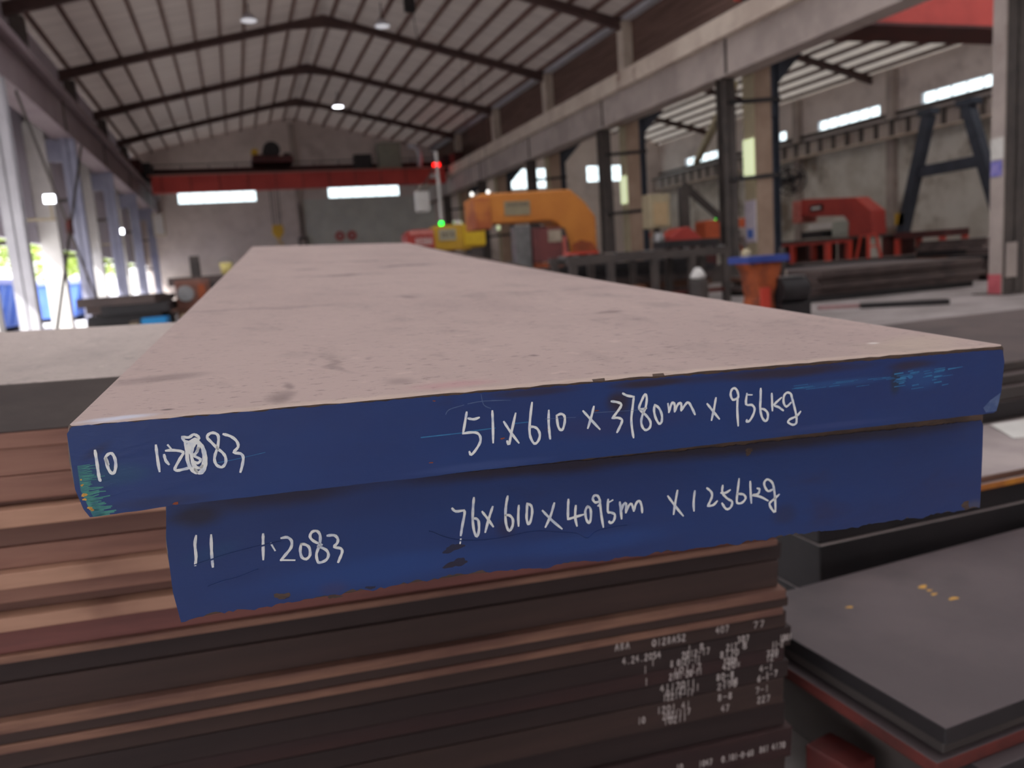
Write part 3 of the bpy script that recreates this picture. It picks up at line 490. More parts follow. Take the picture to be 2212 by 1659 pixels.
DATA = json.loads('''{"WA":[[[11.5,-14.9],[11.6,-20.9],[11.6,-26.6],[11.7,-30.3],[12.0,-31.6]],[[16.0,-19.0],[17.5,-17.5],[19.3,-17.3],[20.4,-19.9],[20.5,-23.6],[19.6,-27.1],[18.2,-28.4],[16.8,-26.0],[16.1,-21.8],[16.0,-19.0],[16.6,-22.3],[16.8,-23.1]],[[41.2,-15.2],[41.2,-23.4],[41.4,-29.7]],[[44.7,-20.9],[45.1,-23.9],[46.4,-26.3]],[[45.9,-18.6],[49.3,-18.7],[54.3,-20.3],[52.4,-23.8],[49.3,-28.9],[50.2,-30.3],[54.0,-29.9],[57.1,-29.4]],[[47.2,-15.7],[48.6,-18.0]],[[64.8,-23.3],[64.5,-26.9],[63.5,-30.0],[62.1,-32.0],[60.4,-32.8],[58.6,-32.1],[57.2,-30.1],[56.2,-27.1],[55.8,-23.6],[56.2,-20.0],[57.1,-17.0],[58.5,-14.9],[60.2,-14.2],[62.0,-14.8],[63.4,-16.8],[64.4,-19.8],[64.8,-23.3],[64.5,-26.9]],[[63.3,-28.9],[62.2,-30.1],[61.0,-30.1],[59.8,-28.9],[58.9,-26.7],[58.4,-23.9],[58.3,-20.8],[58.7,-18.0],[59.5,-15.8],[60.6,-14.6],[61.8,-14.6],[63.0,-15.8],[63.9,-17.9],[64.4,-20.7],[64.5,-23.8],[64.1,-26.7],[63.3,-28.9],[62.2,-30.1]],[[60.3,-32.4],[59.2,-30.4],[58.5,-27.5],[58.3,-24.1],[58.7,-20.8],[59.6,-18.1],[60.8,-16.3],[62.2,-15.8],[63.5,-16.5],[64.6,-18.5],[65.3,-21.4],[65.5,-24.8],[65.2,-28.1],[64.3,-30.9],[63.1,-32.7],[61.7,-33.2],[60.3,-32.4],[59.2,-30.4]],[[62.2,-18.7],[61.3,-20.8],[60.1,-22.1],[58.8,-22.4],[58.0,-21.4],[57.6,-19.6],[58.0,-17.3],[58.9,-15.2],[60.1,-13.9],[61.4,-13.7],[62.3,-14.6],[62.6,-16.5],[62.2,-18.7],[61.3,-20.8]],[[59.2,-16.2],[58.0,-20.3],[59.6,-23.0],[62.7,-25.4],[61.0,-27.3],[58.6,-25.8]],[[54.8,-11.8],[58.1,-12.4],[60.8,-11.0],[63.2,-13.4],[59.6,-15.5],[55.7,-14.2],[54.8,-11.8]],[[55.7,-14.2],[56.4,-21.8],[56.5,-27.6],[59.4,-32.6]],[[72.3,-20.6],[69.3,-16.5],[67.3,-13.4],[68.7,-11.4],[71.3,-11.3],[73.1,-13.5],[72.1,-19.3],[70.5,-23.3],[69.8,-26.6],[70.7,-29.6],[73.2,-31.0],[75.3,-28.9],[75.6,-25.6],[74.4,-22.9],[72.3,-20.6]],[[75.8,-12.4],[79.4,-14.0],[82.2,-17.0],[82.7,-20.4],[80.1,-23.3],[83.5,-24.3],[84.8,-26.6],[84.0,-30.7],[82.6,-34.8]],[[213.0,-16.7],[216.4,-17.5],[219.5,-16.8]],[[212.1,-12.9],[210.9,-18.9],[209.4,-25.6]],[[209.4,-25.6],[214.0,-25.4],[218.1,-26.2],[219.9,-28.8],[219.6,-32.2],[217.1,-36.2],[214.0,-39.3],[212.9,-37.4]],[[227.8,-13.6],[227.9,-21.9],[227.7,-33.1]],[[234.8,-20.9],[238.9,-27.9],[243.7,-34.9]],[[242.2,-16.4],[239.6,-26.6],[237.6,-35.2],[236.5,-33.2]],[[252.7,-10.7],[251.7,-17.3],[250.8,-26.3],[251.2,-32.0],[253.6,-36.5],[256.2,-35.0],[257.3,-31.2],[255.9,-27.5],[253.5,-25.9],[251.0,-25.6]],[[263.3,-16.6],[263.1,-24.0],[263.5,-30.4],[263.9,-34.4]],[[268.3,-20.2],[271.2,-19.4],[273.4,-21.1],[273.5,-25.0],[272.2,-29.1],[270.7,-29.6],[269.1,-26.7],[268.3,-20.2]],[[285.7,-19.0],[291.0,-25.2],[296.6,-31.6]],[[292.7,-16.8],[290.8,-23.8],[288.7,-30.1]],[[304.5,-14.5],[308.6,-15.4],[311.2,-17.4],[308.2,-21.8],[305.1,-25.3]],[[305.1,-25.3],[309.0,-25.5],[311.7,-27.2],[310.5,-30.8],[308.3,-34.8]],[[312.2,-10.1],[315.0,-11.7],[319.6,-12.8]],[[319.6,-12.8],[318.8,-19.9],[318.0,-27.1],[318.6,-33.8],[319.6,-39.4]],[[328.2,-21.1],[324.0,-21.4],[323.3,-19.9],[325.4,-15.0],[327.3,-11.9],[328.5,-14.6],[327.8,-20.3],[325.9,-24.5],[324.8,-29.5],[326.0,-33.7],[328.3,-35.4],[330.9,-33.8],[331.2,-30.2],[328.6,-26.2],[325.5,-23.4],[323.6,-21.4]],[[334.1,-19.4],[333.6,-23.1],[334.9,-28.3],[337.3,-32.1],[339.0,-30.9],[339.1,-26.5],[337.1,-21.9],[334.1,-19.4]],[[343.3,-19.6],[344.0,-25.1]],[[344.0,-25.1],[345.7,-19.8],[347.2,-19.2],[348.1,-21.5],[348.1,-25.1]],[[348.1,-25.1],[350.0,-20.9],[352.0,-19.7],[352.8,-21.9],[352.7,-24.8]],[[352.7,-24.8],[355.9,-20.7],[357.9,-20.1],[360.0,-23.3],[362.5,-28.3]],[[371.3,-22.2],[375.8,-27.7],[380.3,-33.0]],[[377.4,-18.8],[376.2,-26.3],[374.7,-33.3]],[[393.1,-20.3],[389.9,-21.1],[388.1,-17.6],[388.8,-14.3],[390.8,-13.4],[392.9,-15.4],[393.9,-19.6],[391.9,-20.9]],[[393.3,-19.6],[393.4,-28.6],[394.5,-39.0]],[[400.9,-18.7],[403.8,-19.0]],[[400.1,-17.9],[399.8,-25.0],[404.1,-25.8],[406.3,-28.7],[405.3,-32.8],[402.9,-36.4],[400.8,-36.9],[400.8,-35.8]],[[410.3,-15.4],[410.5,-21.8],[410.5,-28.7],[412.1,-34.9],[414.8,-37.9],[416.5,-36.1],[416.2,-32.3],[413.5,-29.7],[410.6,-29.1]],[[418.8,-19.5],[419.4,-25.7],[419.9,-31.1]],[[426.3,-22.9],[421.0,-27.3],[424.5,-29.2],[428.1,-31.8]],[[433.8,-27.0],[430.5,-29.4],[428.2,-26.5],[428.2,-21.9],[430.4,-19.8],[433.3,-20.8],[434.5,-24.0],[435.6,-27.1],[437.7,-33.5],[438.8,-38.3],[438.6,-41.7],[436.0,-42.5],[432.4,-40.4],[433.6,-38.5],[438.7,-36.7],[441.6,-33.9]]],"WB":[[[53.0,-77.5],[51.8,-82.8],[51.7,-90.1],[50.7,-95.5]],[[61.2,-78.2],[60.6,-85.9],[60.3,-91.4],[60.2,-97.9]],[[90.1,-81.6],[89.5,-88.2],[88.8,-97.5]],[[94.0,-88.1],[95.9,-92.7]],[[100.3,-85.5],[103.7,-85.5],[106.0,-88.2],[105.3,-92.4],[102.0,-96.2],[98.9,-99.5]],[[98.9,-99.5],[106.6,-100.7]],[[111.4,-90.9],[110.5,-95.0],[111.1,-99.4],[113.6,-101.0],[116.0,-98.7],[115.9,-93.9],[113.9,-91.7],[111.4,-90.9]],[[123.4,-93.1],[118.8,-90.0],[116.9,-86.9],[118.4,-84.0],[121.4,-84.0],[122.9,-87.3],[122.1,-92.9],[119.9,-98.3],[120.0,-102.7],[121.2,-104.5],[125.2,-103.4],[126.9,-100.3],[125.7,-96.8],[121.1,-93.7]],[[127.2,-87.7],[131.2,-88.0],[133.2,-90.6],[132.6,-93.4],[130.6,-95.6],[134.5,-97.1],[135.2,-99.6],[133.6,-103.3],[132.4,-105.8]],[[205.1,-80.3],[207.3,-82.5],[212.7,-82.5]],[[212.7,-82.5],[213.0,-84.8],[211.3,-92.1],[209.9,-99.1]],[[209.8,-101.8],[209.3,-104.4]],[[219.4,-75.0],[218.6,-81.7],[218.1,-90.0],[218.8,-97.7],[220.5,-101.4],[221.9,-97.4],[221.9,-91.2],[220.2,-89.1],[218.3,-88.9]],[[224.6,-85.1],[228.2,-90.6],[231.4,-96.0]],[[231.5,-82.6],[228.6,-90.6],[226.1,-99.1]],[[241.7,-76.7],[240.4,-83.0],[239.8,-90.6],[240.4,-96.8],[242.2,-100.5],[244.4,-97.4],[244.7,-92.8],[242.5,-89.8],[239.8,-89.4]],[[249.0,-84.1],[248.5,-91.0],[248.5,-97.9]],[[254.7,-83.3],[257.4,-85.2],[258.0,-89.9],[256.7,-95.9],[255.2,-97.7],[254.1,-93.3],[254.5,-87.1],[254.7,-83.3]],[[265.2,-89.7],[271.4,-97.1],[278.3,-104.0]],[[273.3,-85.5],[270.6,-93.9],[267.0,-101.2]],[[283.2,-84.2],[282.8,-91.6],[282.7,-97.9]],[[282.7,-97.9],[287.8,-97.0],[293.4,-96.1]],[[288.3,-89.2],[287.8,-97.0],[289.0,-103.4]],[[296.6,-90.6],[295.0,-94.0],[295.7,-99.6],[297.7,-102.7],[298.9,-99.2],[298.8,-92.9],[296.6,-90.6]],[[305.4,-88.2],[302.2,-88.6],[300.4,-86.0],[301.4,-83.8],[303.8,-84.1],[305.4,-87.4],[305.4,-90.6],[304.2,-91.2]],[[305.4,-88.2],[306.6,-98.7],[307.9,-106.8]],[[311.4,-87.8],[311.2,-96.1],[313.4,-97.2],[316.3,-99.1],[315.5,-103.4],[313.0,-104.7],[312.2,-103.4]],[[311.8,-89.8],[314.6,-88.6]],[[319.9,-90.8],[320.6,-96.5],[321.2,-102.6]],[[321.1,-96.6],[322.4,-92.8],[324.4,-92.2],[324.4,-98.6]],[[324.4,-98.6],[326.4,-94.1],[328.5,-93.1],[330.2,-98.2]],[[330.2,-98.2],[331.8,-93.2],[334.2,-91.5],[335.9,-95.3],[336.4,-100.2]],[[355.6,-90.9],[361.3,-98.9],[367.4,-106.7]],[[362.7,-87.7],[361.2,-96.4],[360.1,-104.5]],[[376.0,-89.7],[375.3,-97.4],[375.7,-104.0]],[[385.4,-88.7],[388.6,-91.7],[389.5,-95.1],[387.9,-99.0],[386.4,-102.0]],[[386.4,-102.0],[390.6,-101.8],[393.6,-99.3]],[[397.6,-88.3],[397.5,-93.6],[401.5,-98.3],[405.5,-101.3],[404.4,-105.3],[400.9,-106.1],[397.6,-101.5]],[[396.5,-93.5],[400.0,-93.9],[403.5,-92.3]],[[410.4,-84.9],[409.8,-91.8],[409.2,-98.4],[409.6,-102.6],[413.2,-103.1],[416.2,-100.1],[414.3,-96.9],[409.3,-95.9]],[[419.4,-88.0],[420.1,-96.4],[421.0,-104.1]],[[425.3,-93.7],[427.2,-94.8],[426.0,-98.0],[421.5,-98.3],[427.9,-100.3],[434.4,-104.1]],[[437.7,-96.1],[434.1,-96.9],[431.2,-92.8],[431.0,-89.4],[433.6,-88.0],[437.4,-91.0],[439.0,-96.2],[440.3,-104.0],[440.8,-113.4],[437.5,-110.4],[435.9,-106.4],[439.0,-103.8],[443.4,-100.6]]],"SA":[[[184.4,-25.5],[208.6,-25.2]],[[211.3,-24.8],[229.2,-24.2]],[[240.4,-22.6],[249.6,-22.5]],[[70.0,-28.3],[79.3,-27.5],[96.6,-25.1]]],"SA2":[[[199.5,-13.0],[201.8,-10.2],[210.6,-8.3]],[[213.0,-7.8],[222.9,-7.0],[239.4,-7.9]],[[221.3,-2.8],[222.6,-9.2],[226.8,-11.8]],[[292.5,-20.7],[323.5,-21.8]],[[261.1,-21.7],[280.7,-22.5]]],"ST":[[0.543,-0.538,0.569,-0.538,"ABA"],[0.604,-0.541,0.662,-0.543,"0128A52"],[0.712,-0.54,0.736,-0.54,"407"],[0.777,-0.542,0.8,-0.543,"77"],[0.75,-0.559,0.772,-0.561,"307"],[0.827,-0.574,0.85,-0.574,"1001"],[0.555,-0.556,0.62,-0.559,"4.24.2054"],[0.662,-0.557,0.694,-0.558,"1 8"],[0.654,-0.57,0.703,-0.573,"2012-17"],[0.758,-0.574,0.771,-0.575,"8"],[0.731,-0.572,0.751,-0.573,"217"],[0.72,-0.584,0.755,-0.585,"8170"],[0.813,-0.586,0.835,-0.586,"11-2"],[0.805,-0.597,0.827,-0.598,"320"],[0.635,-0.581,0.687,-0.584,"8 0121-11"],[0.727,-0.594,0.753,-0.595,"3204"],[0.804,-0.605,0.827,-0.606,"12-"],[0.64,-0.595,0.69,-0.595,"10117"],[0.634,-0.604,0.691,-0.606,"2101-20-11"],[0.726,-0.606,0.759,-0.606,"420*"],[0.792,-0.621,0.818,-0.621,"4-1"],[0.803,-0.635,0.827,-0.634,"1-7"],[0.618,-0.618,0.68,-0.622,"4117011"],[0.715,-0.62,0.748,-0.623,"80-8"],[0.726,-0.635,0.755,-0.634,"7108"],[0.789,-0.642,0.812,-0.64,"6-1"],[0.628,-0.63,0.687,-0.633,"01121-11"],[0.717,-0.641,0.754,-0.644,"2178"],[0.785,-0.656,0.811,-0.659,"7-1"],[0.623,-0.64,0.677,-0.643,"12211-11"],[0.717,-0.655,0.745,-0.658,"8-8"],[0.789,-0.675,0.814,-0.676,"227"],[0.612,-0.656,0.671,-0.658,"1201.41"],[0.724,-0.676,0.74,-0.678,"47"],[0.622,-0.668,0.671,-0.67,"2021117"],[0.624,-0.677,0.665,-0.68,"10211"],[0.58,-0.669,0.594,-0.667,"10"],[0.685,-0.765,0.71,-0.766,"1047"],[0.726,-0.765,0.785,-0.768,"0.101-0-60"],[0.795,-0.765,0.813,-0.765,"861"],[0.818,-0.764,0.844,-0.766,"4170"],[0.645,-0.762,0.658,-0.764,"10"],[0.59,-0.585,0.597,-0.586,"1"],[0.593,-0.605,0.599,-0.606,"1"],[0.604,-0.573,0.608,-0.574,"1"]]}''')
FACE = lambda v: Matrix(((1, 0, 0, 0), (0, 0, -1, v), (0, 1, 0, 0), (0, 0, 0, 1)))      # (a, b, height) -> on an end face, rising towards the viewer
def profile_plate(name, prof, v0, v1, jag=0.0004, seed=1, top_m=None, w_min=-9, dish=None):
    """plate of a given cross-section (u, w), lengthwise along v, slightly uneven at its cut front edge"""
    rd = random.Random(seed)
    # refine the outline
    pts = []
    for (a, b), (c, d) in zip(prof, prof[1:] + prof[:1]):
        n = max(1, int(math.hypot(c - a, d - b) / 0.008))
        for i in range(n): pts.append((a + (c - a) * i / n, b + (d - b) * i / n))
    n = len(pts); vs = []
    rows = [v0, v0 + 0.0012, v0 + 0.02] + [v0 + 0.02 + (v1 - v0 - 0.02) * i / 16 for i in range(1, 17)]
    cx = sum(p[0] for p in pts) / n; cz = sum(p[1] for p in pts) / n
    for k, v in enumerate(rows):
        for (u, wv) in pts:
            j = jag * (1.0 if k < 2 else 0.1)
            du, dw = rd.uniform(-j, j), rd.uniform(-j, j)
            if k == 0: du += 0.0008 * (1 if u < cx else -1) * (abs(u - cx) > (max(p[0] for p in pts) - cx) * 0.98); dw += 0.0008 * (1 if wv < cz else -1)
            if dish and wv > -0.01: dw -= dish(u, v)
            vs.append((u + du, v, max(wv + dw, w_min) if k > 2 else wv + dw))
    fs = [tuple(range(n - 1, -1, -1)), tuple((len(rows) - 1) * n + i for i in range(n))]
    fs += [(k * n + i, k * n + (i + 1) % n, (k + 1) * n + (i + 1) % n, (k + 1) * n + i) for k in range(len(rows) - 1) for i in range(n)]
    me = bpy.data.meshes.new(name); me.from_pydata(vs, [], fs); bm_fix(me)
    me.materials.append(m_bare); me.materials.append(top_m or m_plate_rust)
    for p in me.polygons:
        if p.normal.z > 0.7: p.material_index = 1
    o = bpy.data.objects.new(name, me); COL.objects.link(o); o.matrix_world = PF
    return o
def coat(prof, v, inset_top, jag_top, jag_bot, seed, parent, m, depth=0.0008):
    """coat of paint on the cut end: outline with uneven upper and lower margins"""
    rd = random.Random(seed); us = sorted(p[0] for p in prof); u0, u1 = us[0], us[-1]
    def edge(u, top):
        best = None
        for (a, b), (c, d) in zip(prof, prof[1:] + prof[:1]):
            lo, hi = min(a, c), max(a, c)
            if lo - 1e-9 <= u <= hi + 1e-9 and abs(c - a) > 1e-9:
                wv = b + (d - b) * (u - a) / (c - a)
                best = wv if best is None else (max(best, wv) if top else min(best, wv))
        return best
    N = 240; top = []; bot = []; t1 = t2 = 0
    for i in range(N + 1):
        u = u0 + 0.0010 + (u1 - u0 - 0.0020) * i / N
        t1 = 0.6 * t1 + rd.uniform(-1, 1) * 0.6; t2 = 0.72 * t2 + rd.uniform(-1, 1) * 0.55
        top.append((u, edge(u, True) - inset_top * (0.25 + 0.9 * i / N) - abs(t1) * jag_top)); bot.append((u, edge(u, False) + 0.0003 + max(0, t2) * jag_bot - max(0, -t2) * jag_bot * 0.7))
    vs = [(u, v - depth, b) for u, b in top] + [(u, v - depth, b) for u, b in bot] + [(u, v, b) for u, b in top] + [(u, v, b) for u, b in bot]
    n = N + 1; fs = []
    for i in range(N):
        fs += [(i, i + 1, n + i + 1, n + i), (2 * n + i, 2 * n + i + 1, i + 1, i), (n + i, n + i + 1, 3 * n + i + 1, 3 * n + i)]
    fs += [(0, n, 3 * n, 2 * n), (N, 2 * n + N, 3 * n + N, n + N)]
    mb = MB(); mb.add(vs, fs)
    return mb.build('painted_end', m, parent, local=True)
def strokes(name, lines, wd, v, m, parent, smooth=3):
    # one part per word: strokes closer than 14 mm belong together
    words = []
    for st in lines:
        a, b = min(p[0] for p in st), max(p[0] for p in st); h = next((q for q in words if a < q[1] + 14 and b > q[0] - 14), None)
        if h: h[0] = min(a, h[0]); h[1] = max(b, h[1]); h[2].append(st)
        else: words.append([a, b, [st]])
    for q in words: stroke_word(name, q[2], wd, v, m, parent, smooth)
def stroke_word(name, lines, wd, v, m, parent, smooth):
    mb = MB(); F = FACE(v)
    for i, st in enumerate(lines):
        ribbon(mb, [(a / 1000, b / 1000) for a, b in st], wd, F, h=0.0002 + 0.00002 * (i % 7), smooth=smooth)
    return mb.build(name, m, parent, local=True)
def blot(name, m, parent, *a):
    mb = MB(); blotch(mb, *a); return mb.build(name, m, parent, local=True)
LA, LB = 2.852, 3.10
profA = [(0.0, -0.0012), (0.0012, 0.0), (0.6080, 0.0), (0.6100, -0.0018), (0.6118, -0.019), (0.6114, -0.033), (0.6085, -0.0492), (0.6065, -0.0506), (0.0497, -0.0502), (0.0100, -0.0516), (0.0040, -0.0516), (0.0014, -0.0453), (-0.0010, -0.0333), (-0.0016, -0.0205), (-0.0015, -0.0078)]
def dished(u, v):          # the rolled top face is slightly hollow towards its right edge
    k = [(0, 0), (0.16, 0.0022), (0.33, 0.0048), (0.66, 0.0088), (1.0, 0.0114), (1.7, 0.0155), (2.3, 0.0135), (2.9, 0.0085)]
    for (a, b), (c, d) in zip(k, k[1:]):
        if a <= v <= c: return (b + (d - b) * (v - a) / (c - a)) * (0.25 + 0.75 * u / 0.61)
    return 0
A = profile_plate('steel_plate', profA, 0.0, LA, 0.00035, 3, m_topA, dish=dished)
tag(A, 'thinner blue-ended steel plate on top of the pile, marked 10 and 51x610x3780mm', 'steel plate', 'blue-ended plates')
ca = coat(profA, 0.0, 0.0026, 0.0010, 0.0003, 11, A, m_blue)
strokes('handwriting', DATA['WA'], 0.00150, -0.0008, m_chalk, A)
strokes('scratch', DATA['SA'][:3], 0.0010, -0.0008, m_scratch, A, 2); strokes('scratch', DATA['SA'][3:], 0.00035, -0.0008, m_scratch, A, 2)
strokes('scratch', DATA['SA2'], 0.0005, -0.0008, m_ltblue, A, 3)
rd = random.Random(5); chips = MB(); F = FACE(-0.0008)
for i in range(46):                                   # frayed teal chips by the lower left corner
    wv = -0.0225 - 0.0285 * (i / 45.0); L = (0.004 + 0.006 * rd.random()) * (0.75 + 0.5 * math.sin(i * 0.7) ** 2)
    u0 = 0.0022 + max(0, (-wv - 0.036)) * 0.28
    ribbon(chips, [(u0, wv), (u0 + L * 0.6, wv + rd.uniform(-.0003, .0003)), (u0 + L, wv + rd.uniform(-.0002, .0005))], 0.00042 + 0.0007 * (i / 45.0), F, h=0.00008, smooth=1)
chips.build('paint_chip', m_teal, A, local=True)['label'] = 'frayed teal paint chips at the lower left corner'
for i, (u, wv, r) in enumerate(((0.0030, -0.0330, 0.0007), (0.0034, -0.0385, 0.0013), (0.0032, -0.0410, 0.0009), (0.0052, -0.0462, 0.0012), (0.0062, -0.0472, 0.0009), (0.0029, -0.0300, 0.0005))): blot('paint_chip', m_ochre, A, u, wv, r, r * 0.8, F, 0.00018, 14, 0.35, i)['label'] = 'small yellow paint fleck'
wr = MB(); rd = random.Random(9)
for i in range(26): 
    u = 0.515 + 0.06 * rd.random(); wv = -0.013 - 0.013 * rd.random()
    ribbon(wr, [(u, wv), (u + 0.003 + 0.007 * rd.random(), wv + 0.0004)], 0.0006 + 0.0012 * rd.random() ** 2, F, h=0.00012, smooth=1)
for i in range(16):
    u = 0.43 + 0.09 * rd.random(); wv = -0.0145 - 0.006 * rd.random()
    ribbon(wr, [(u, wv), (u + 0.006 + 0.012 * rd.random(), wv + 0.0003)], 0.0005, F, h=0.00011, smooth=1)
blotch(wr, 0.529, -0.0170, 0.0022, 0.0014, F, 0.00013, 14, 0.2, 3)
wr.build('worn_spot', m_scratch, A, local=True)
lc = MB(); lc.add([FACE(-0.0008) @ Vector(p) for p in ((0.5985, -0.0492, 0.0002), (0.5955, -0.0455, 0.0002), (0.6010, -0.0405, 0.0002), (0.6100, -0.0355, 0.0002), (0.6096, -0.0420, 0.0002), (0.6080, -0.0490, 0.0002))], [(0, 1, 2, 3, 4, 5)])
lc.build('worn_spot', m_ltblue, A, local=True)
for i, (u, wv, r) in enumerate(((0.2335, -0.0312, 0.0014), (0.2945, -0.0195, 0.0013), (0.1895, -0.0415, 0.0011), (0.193, -0.0042, 0.0009), (0.2625, -0.0285, 0.0006), (0.0475, -0.0489, 0.0018))): blot('rust_fleck', m_rust_orange, A, u, wv, r, r * 0.35, F, 0.0002, 12, 0.4, i)
profB = [(0.0385, -0.0525), (0.6205, -0.0525), (0.6222, -0.0656), (0.6270, -0.1345), (0.4919, -0.1345), (0.3773, -0.1330), (0.2904, -0.1303), (0.2104, -0.1275), (0.1222, -0.1281), (0.0677, -0.1284), (0.0392, -0.1302), (0.0364, -0.1081), (0.0358, -0.0876), (0.0380, -0.0586)]
Bp = profile_plate('steel_plate', profB, 0.0220, LB, 0.0004, 4, w_min=-0.1280)
tag(Bp, 'thicker blue-ended steel plate below the top one, marked 11 and 76x610x4095mm', 'steel plate', 'blue-ended plates')
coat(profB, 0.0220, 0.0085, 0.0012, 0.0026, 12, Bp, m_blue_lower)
strokes('handwriting', DATA['WB'], 0.00164, 0.0212, m_chalk, Bp)
F = FACE(0.0212) @ Matrix(((1.0244, 0, 0, -0.00282), (0, 1.0244, 0, -0.0025), (0, 0, 1, 0), (0, 0, 0, 1)))
for i, (u, wv, rx, ry, rot) in enumerate(((0.2025, -0.1022, 0.0058, 0.0026, 0.15), (0.2040, -0.1125, 0.0062, 0.0030, 0.2), (0.15, -0.1205, 0.003, 0.001, 0), (0.1, -0.119, 0.002, 0.0006, 0.2))): blot('stain', m_stain, Bp, u, wv, rx, ry, F, 0.0001 + i * 2e-6, 26, 0.35, i + 70, rot)
for i, (u, wv, rx, ry) in enumerate(((0.098, -0.1175, 0.004, 0.0022), (0.128, -0.1228, 0.004, 0.0012), (0.600, -0.125, 0.004, 0.003), (0.41, -0.0615, 0.003, 0.0022))): blot('rust_fleck', m_bare, Bp, u, wv, rx, ry, F, 0.00012, 20, 0.4, i + 90)
# ridges where the paint ran, on the lower end
for pts in ([(0.188, -0.0890), (0.200, -0.0955), (0.214, -0.0990), (0.232, -0.1000), (0.255, -0.0985), (0.272, -0.1015), (0.284, -0.1040), (0.292, -0.1085), (0.300, -0.1040), (0.320, -0.1030)], [(0.052, -0.0905), (0.075, -0.0860), (0.10, -0.0830)], [(0.058, -0.1050), (0.066, -0.1030), (0.074, -0.1020), (0.086, -0.0985)]):
    run = MB(); ribbon(run, pts, 0.0009, F, h=0.0005, smooth=4); run.build('paint_run', m_blue_lower, Bp, local=True)
# thick grey plate lying across the left of the pile
def slab(name, u0, u1, v0, v1, w0, w1, m, label, cat, group=None, bevel=0.002, rz=0.0, m_top=None):
    c = Vector(((u0 + u1) / 2, (v0 + v1) / 2, (w0 + w1) / 2))
    mb = MB().box(u0 - c.x, u1 - c.x, v0 - c.y, v1 - c.y, w0 - c.z, w1 - c.z, rz)
    o = mb.build(name, m); o.matrix_world = PF @ Matrix.Translation(c)
    if bevel:
        b = o.modifiers.new('edge', 'BEVEL'); b.width = bevel; b.segments = 2; b.limit_method = 'ANGLE'
    if m_top:
        o.data.materials.append(m_top)
        for p in o.data.polygons:
            if p.normal.z > 0.7: p.material_index = 1
    return tag(o, label, cat, group)
m_grey_side = mat('grey_plate_side', (92, 84, 80), (80, 72, 70), rough=0.7, scale=5, stretch=(1, 1, 4))
slab('steel_plate', -1.05, 0.030, 0.55, 1.06, -0.1285, -0.0722, m_grey_side, 'thick grey steel plate lying crosswise on the pile, left of the blue-ended plates', 'steel plate', m_top=m_topL)
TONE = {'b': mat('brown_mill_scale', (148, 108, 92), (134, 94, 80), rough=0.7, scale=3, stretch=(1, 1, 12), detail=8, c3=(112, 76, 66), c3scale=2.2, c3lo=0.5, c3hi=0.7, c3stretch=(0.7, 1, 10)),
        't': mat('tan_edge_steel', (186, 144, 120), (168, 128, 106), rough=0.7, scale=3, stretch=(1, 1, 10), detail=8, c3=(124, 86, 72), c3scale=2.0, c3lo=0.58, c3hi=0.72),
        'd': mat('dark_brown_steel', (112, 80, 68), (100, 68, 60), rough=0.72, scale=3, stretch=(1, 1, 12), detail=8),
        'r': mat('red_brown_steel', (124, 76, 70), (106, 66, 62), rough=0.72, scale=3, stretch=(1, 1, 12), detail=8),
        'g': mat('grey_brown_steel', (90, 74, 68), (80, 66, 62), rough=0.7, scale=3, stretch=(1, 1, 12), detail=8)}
TONE.update({'D': mat('shade_brown_steel', (50, 36, 34), (42, 30, 29), rough=0.75, scale=3, stretch=(1, 1, 12), detail=8), 'G': mat('shade_grey_steel', (66, 48, 43), (56, 41, 37), rough=0.75, scale=3, stretch=(1, 1, 12), detail=8),  # darker lower plates; part of the pile's shade is in these colours
 'R': mat('shade_red_steel', (60, 37, 35), (48, 31, 31), rough=0.75, scale=3, stretch=(1, 1, 12), detail=8), 'T': mat('shade_tan_steel', (146, 108, 88), (104, 72, 62), rough=0.75, scale=3, stretch=(1, 1, 10), detail=8)})
TN = {'D': 'shade-darkened brown', 'G': 'shade-darkened grey', 'R': 'shade-darkened red', 'T': 'shade-dulled tan-edged', 'b': 'brown', 't': 'tan-edged', 'd': 'dark brown', 'r': 'reddish brown', 'g': 'grey-brown'}
#        lower boundary w, tone, front offset, right edge
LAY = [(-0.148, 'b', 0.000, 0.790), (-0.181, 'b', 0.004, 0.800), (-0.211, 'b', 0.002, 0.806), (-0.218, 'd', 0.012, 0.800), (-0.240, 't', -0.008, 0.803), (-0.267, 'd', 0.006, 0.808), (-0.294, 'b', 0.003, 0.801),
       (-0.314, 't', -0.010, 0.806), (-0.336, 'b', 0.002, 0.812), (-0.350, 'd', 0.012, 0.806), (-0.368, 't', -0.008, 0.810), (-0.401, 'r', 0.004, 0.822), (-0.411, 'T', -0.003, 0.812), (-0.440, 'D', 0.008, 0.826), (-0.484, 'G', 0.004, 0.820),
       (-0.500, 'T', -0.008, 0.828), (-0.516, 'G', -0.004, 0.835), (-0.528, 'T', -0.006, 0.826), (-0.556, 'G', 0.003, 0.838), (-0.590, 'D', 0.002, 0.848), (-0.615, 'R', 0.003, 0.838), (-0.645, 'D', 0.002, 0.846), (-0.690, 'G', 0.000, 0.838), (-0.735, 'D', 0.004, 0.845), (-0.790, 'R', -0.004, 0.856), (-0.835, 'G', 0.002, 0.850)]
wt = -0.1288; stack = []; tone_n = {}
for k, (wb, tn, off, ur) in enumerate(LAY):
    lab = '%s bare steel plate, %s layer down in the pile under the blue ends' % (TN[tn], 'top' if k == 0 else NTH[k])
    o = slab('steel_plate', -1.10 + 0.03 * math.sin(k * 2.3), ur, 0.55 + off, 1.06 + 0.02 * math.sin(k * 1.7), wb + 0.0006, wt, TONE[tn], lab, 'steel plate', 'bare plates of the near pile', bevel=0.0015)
    stack.append((o, wb, wt, 0.55 + off)); wt = wb
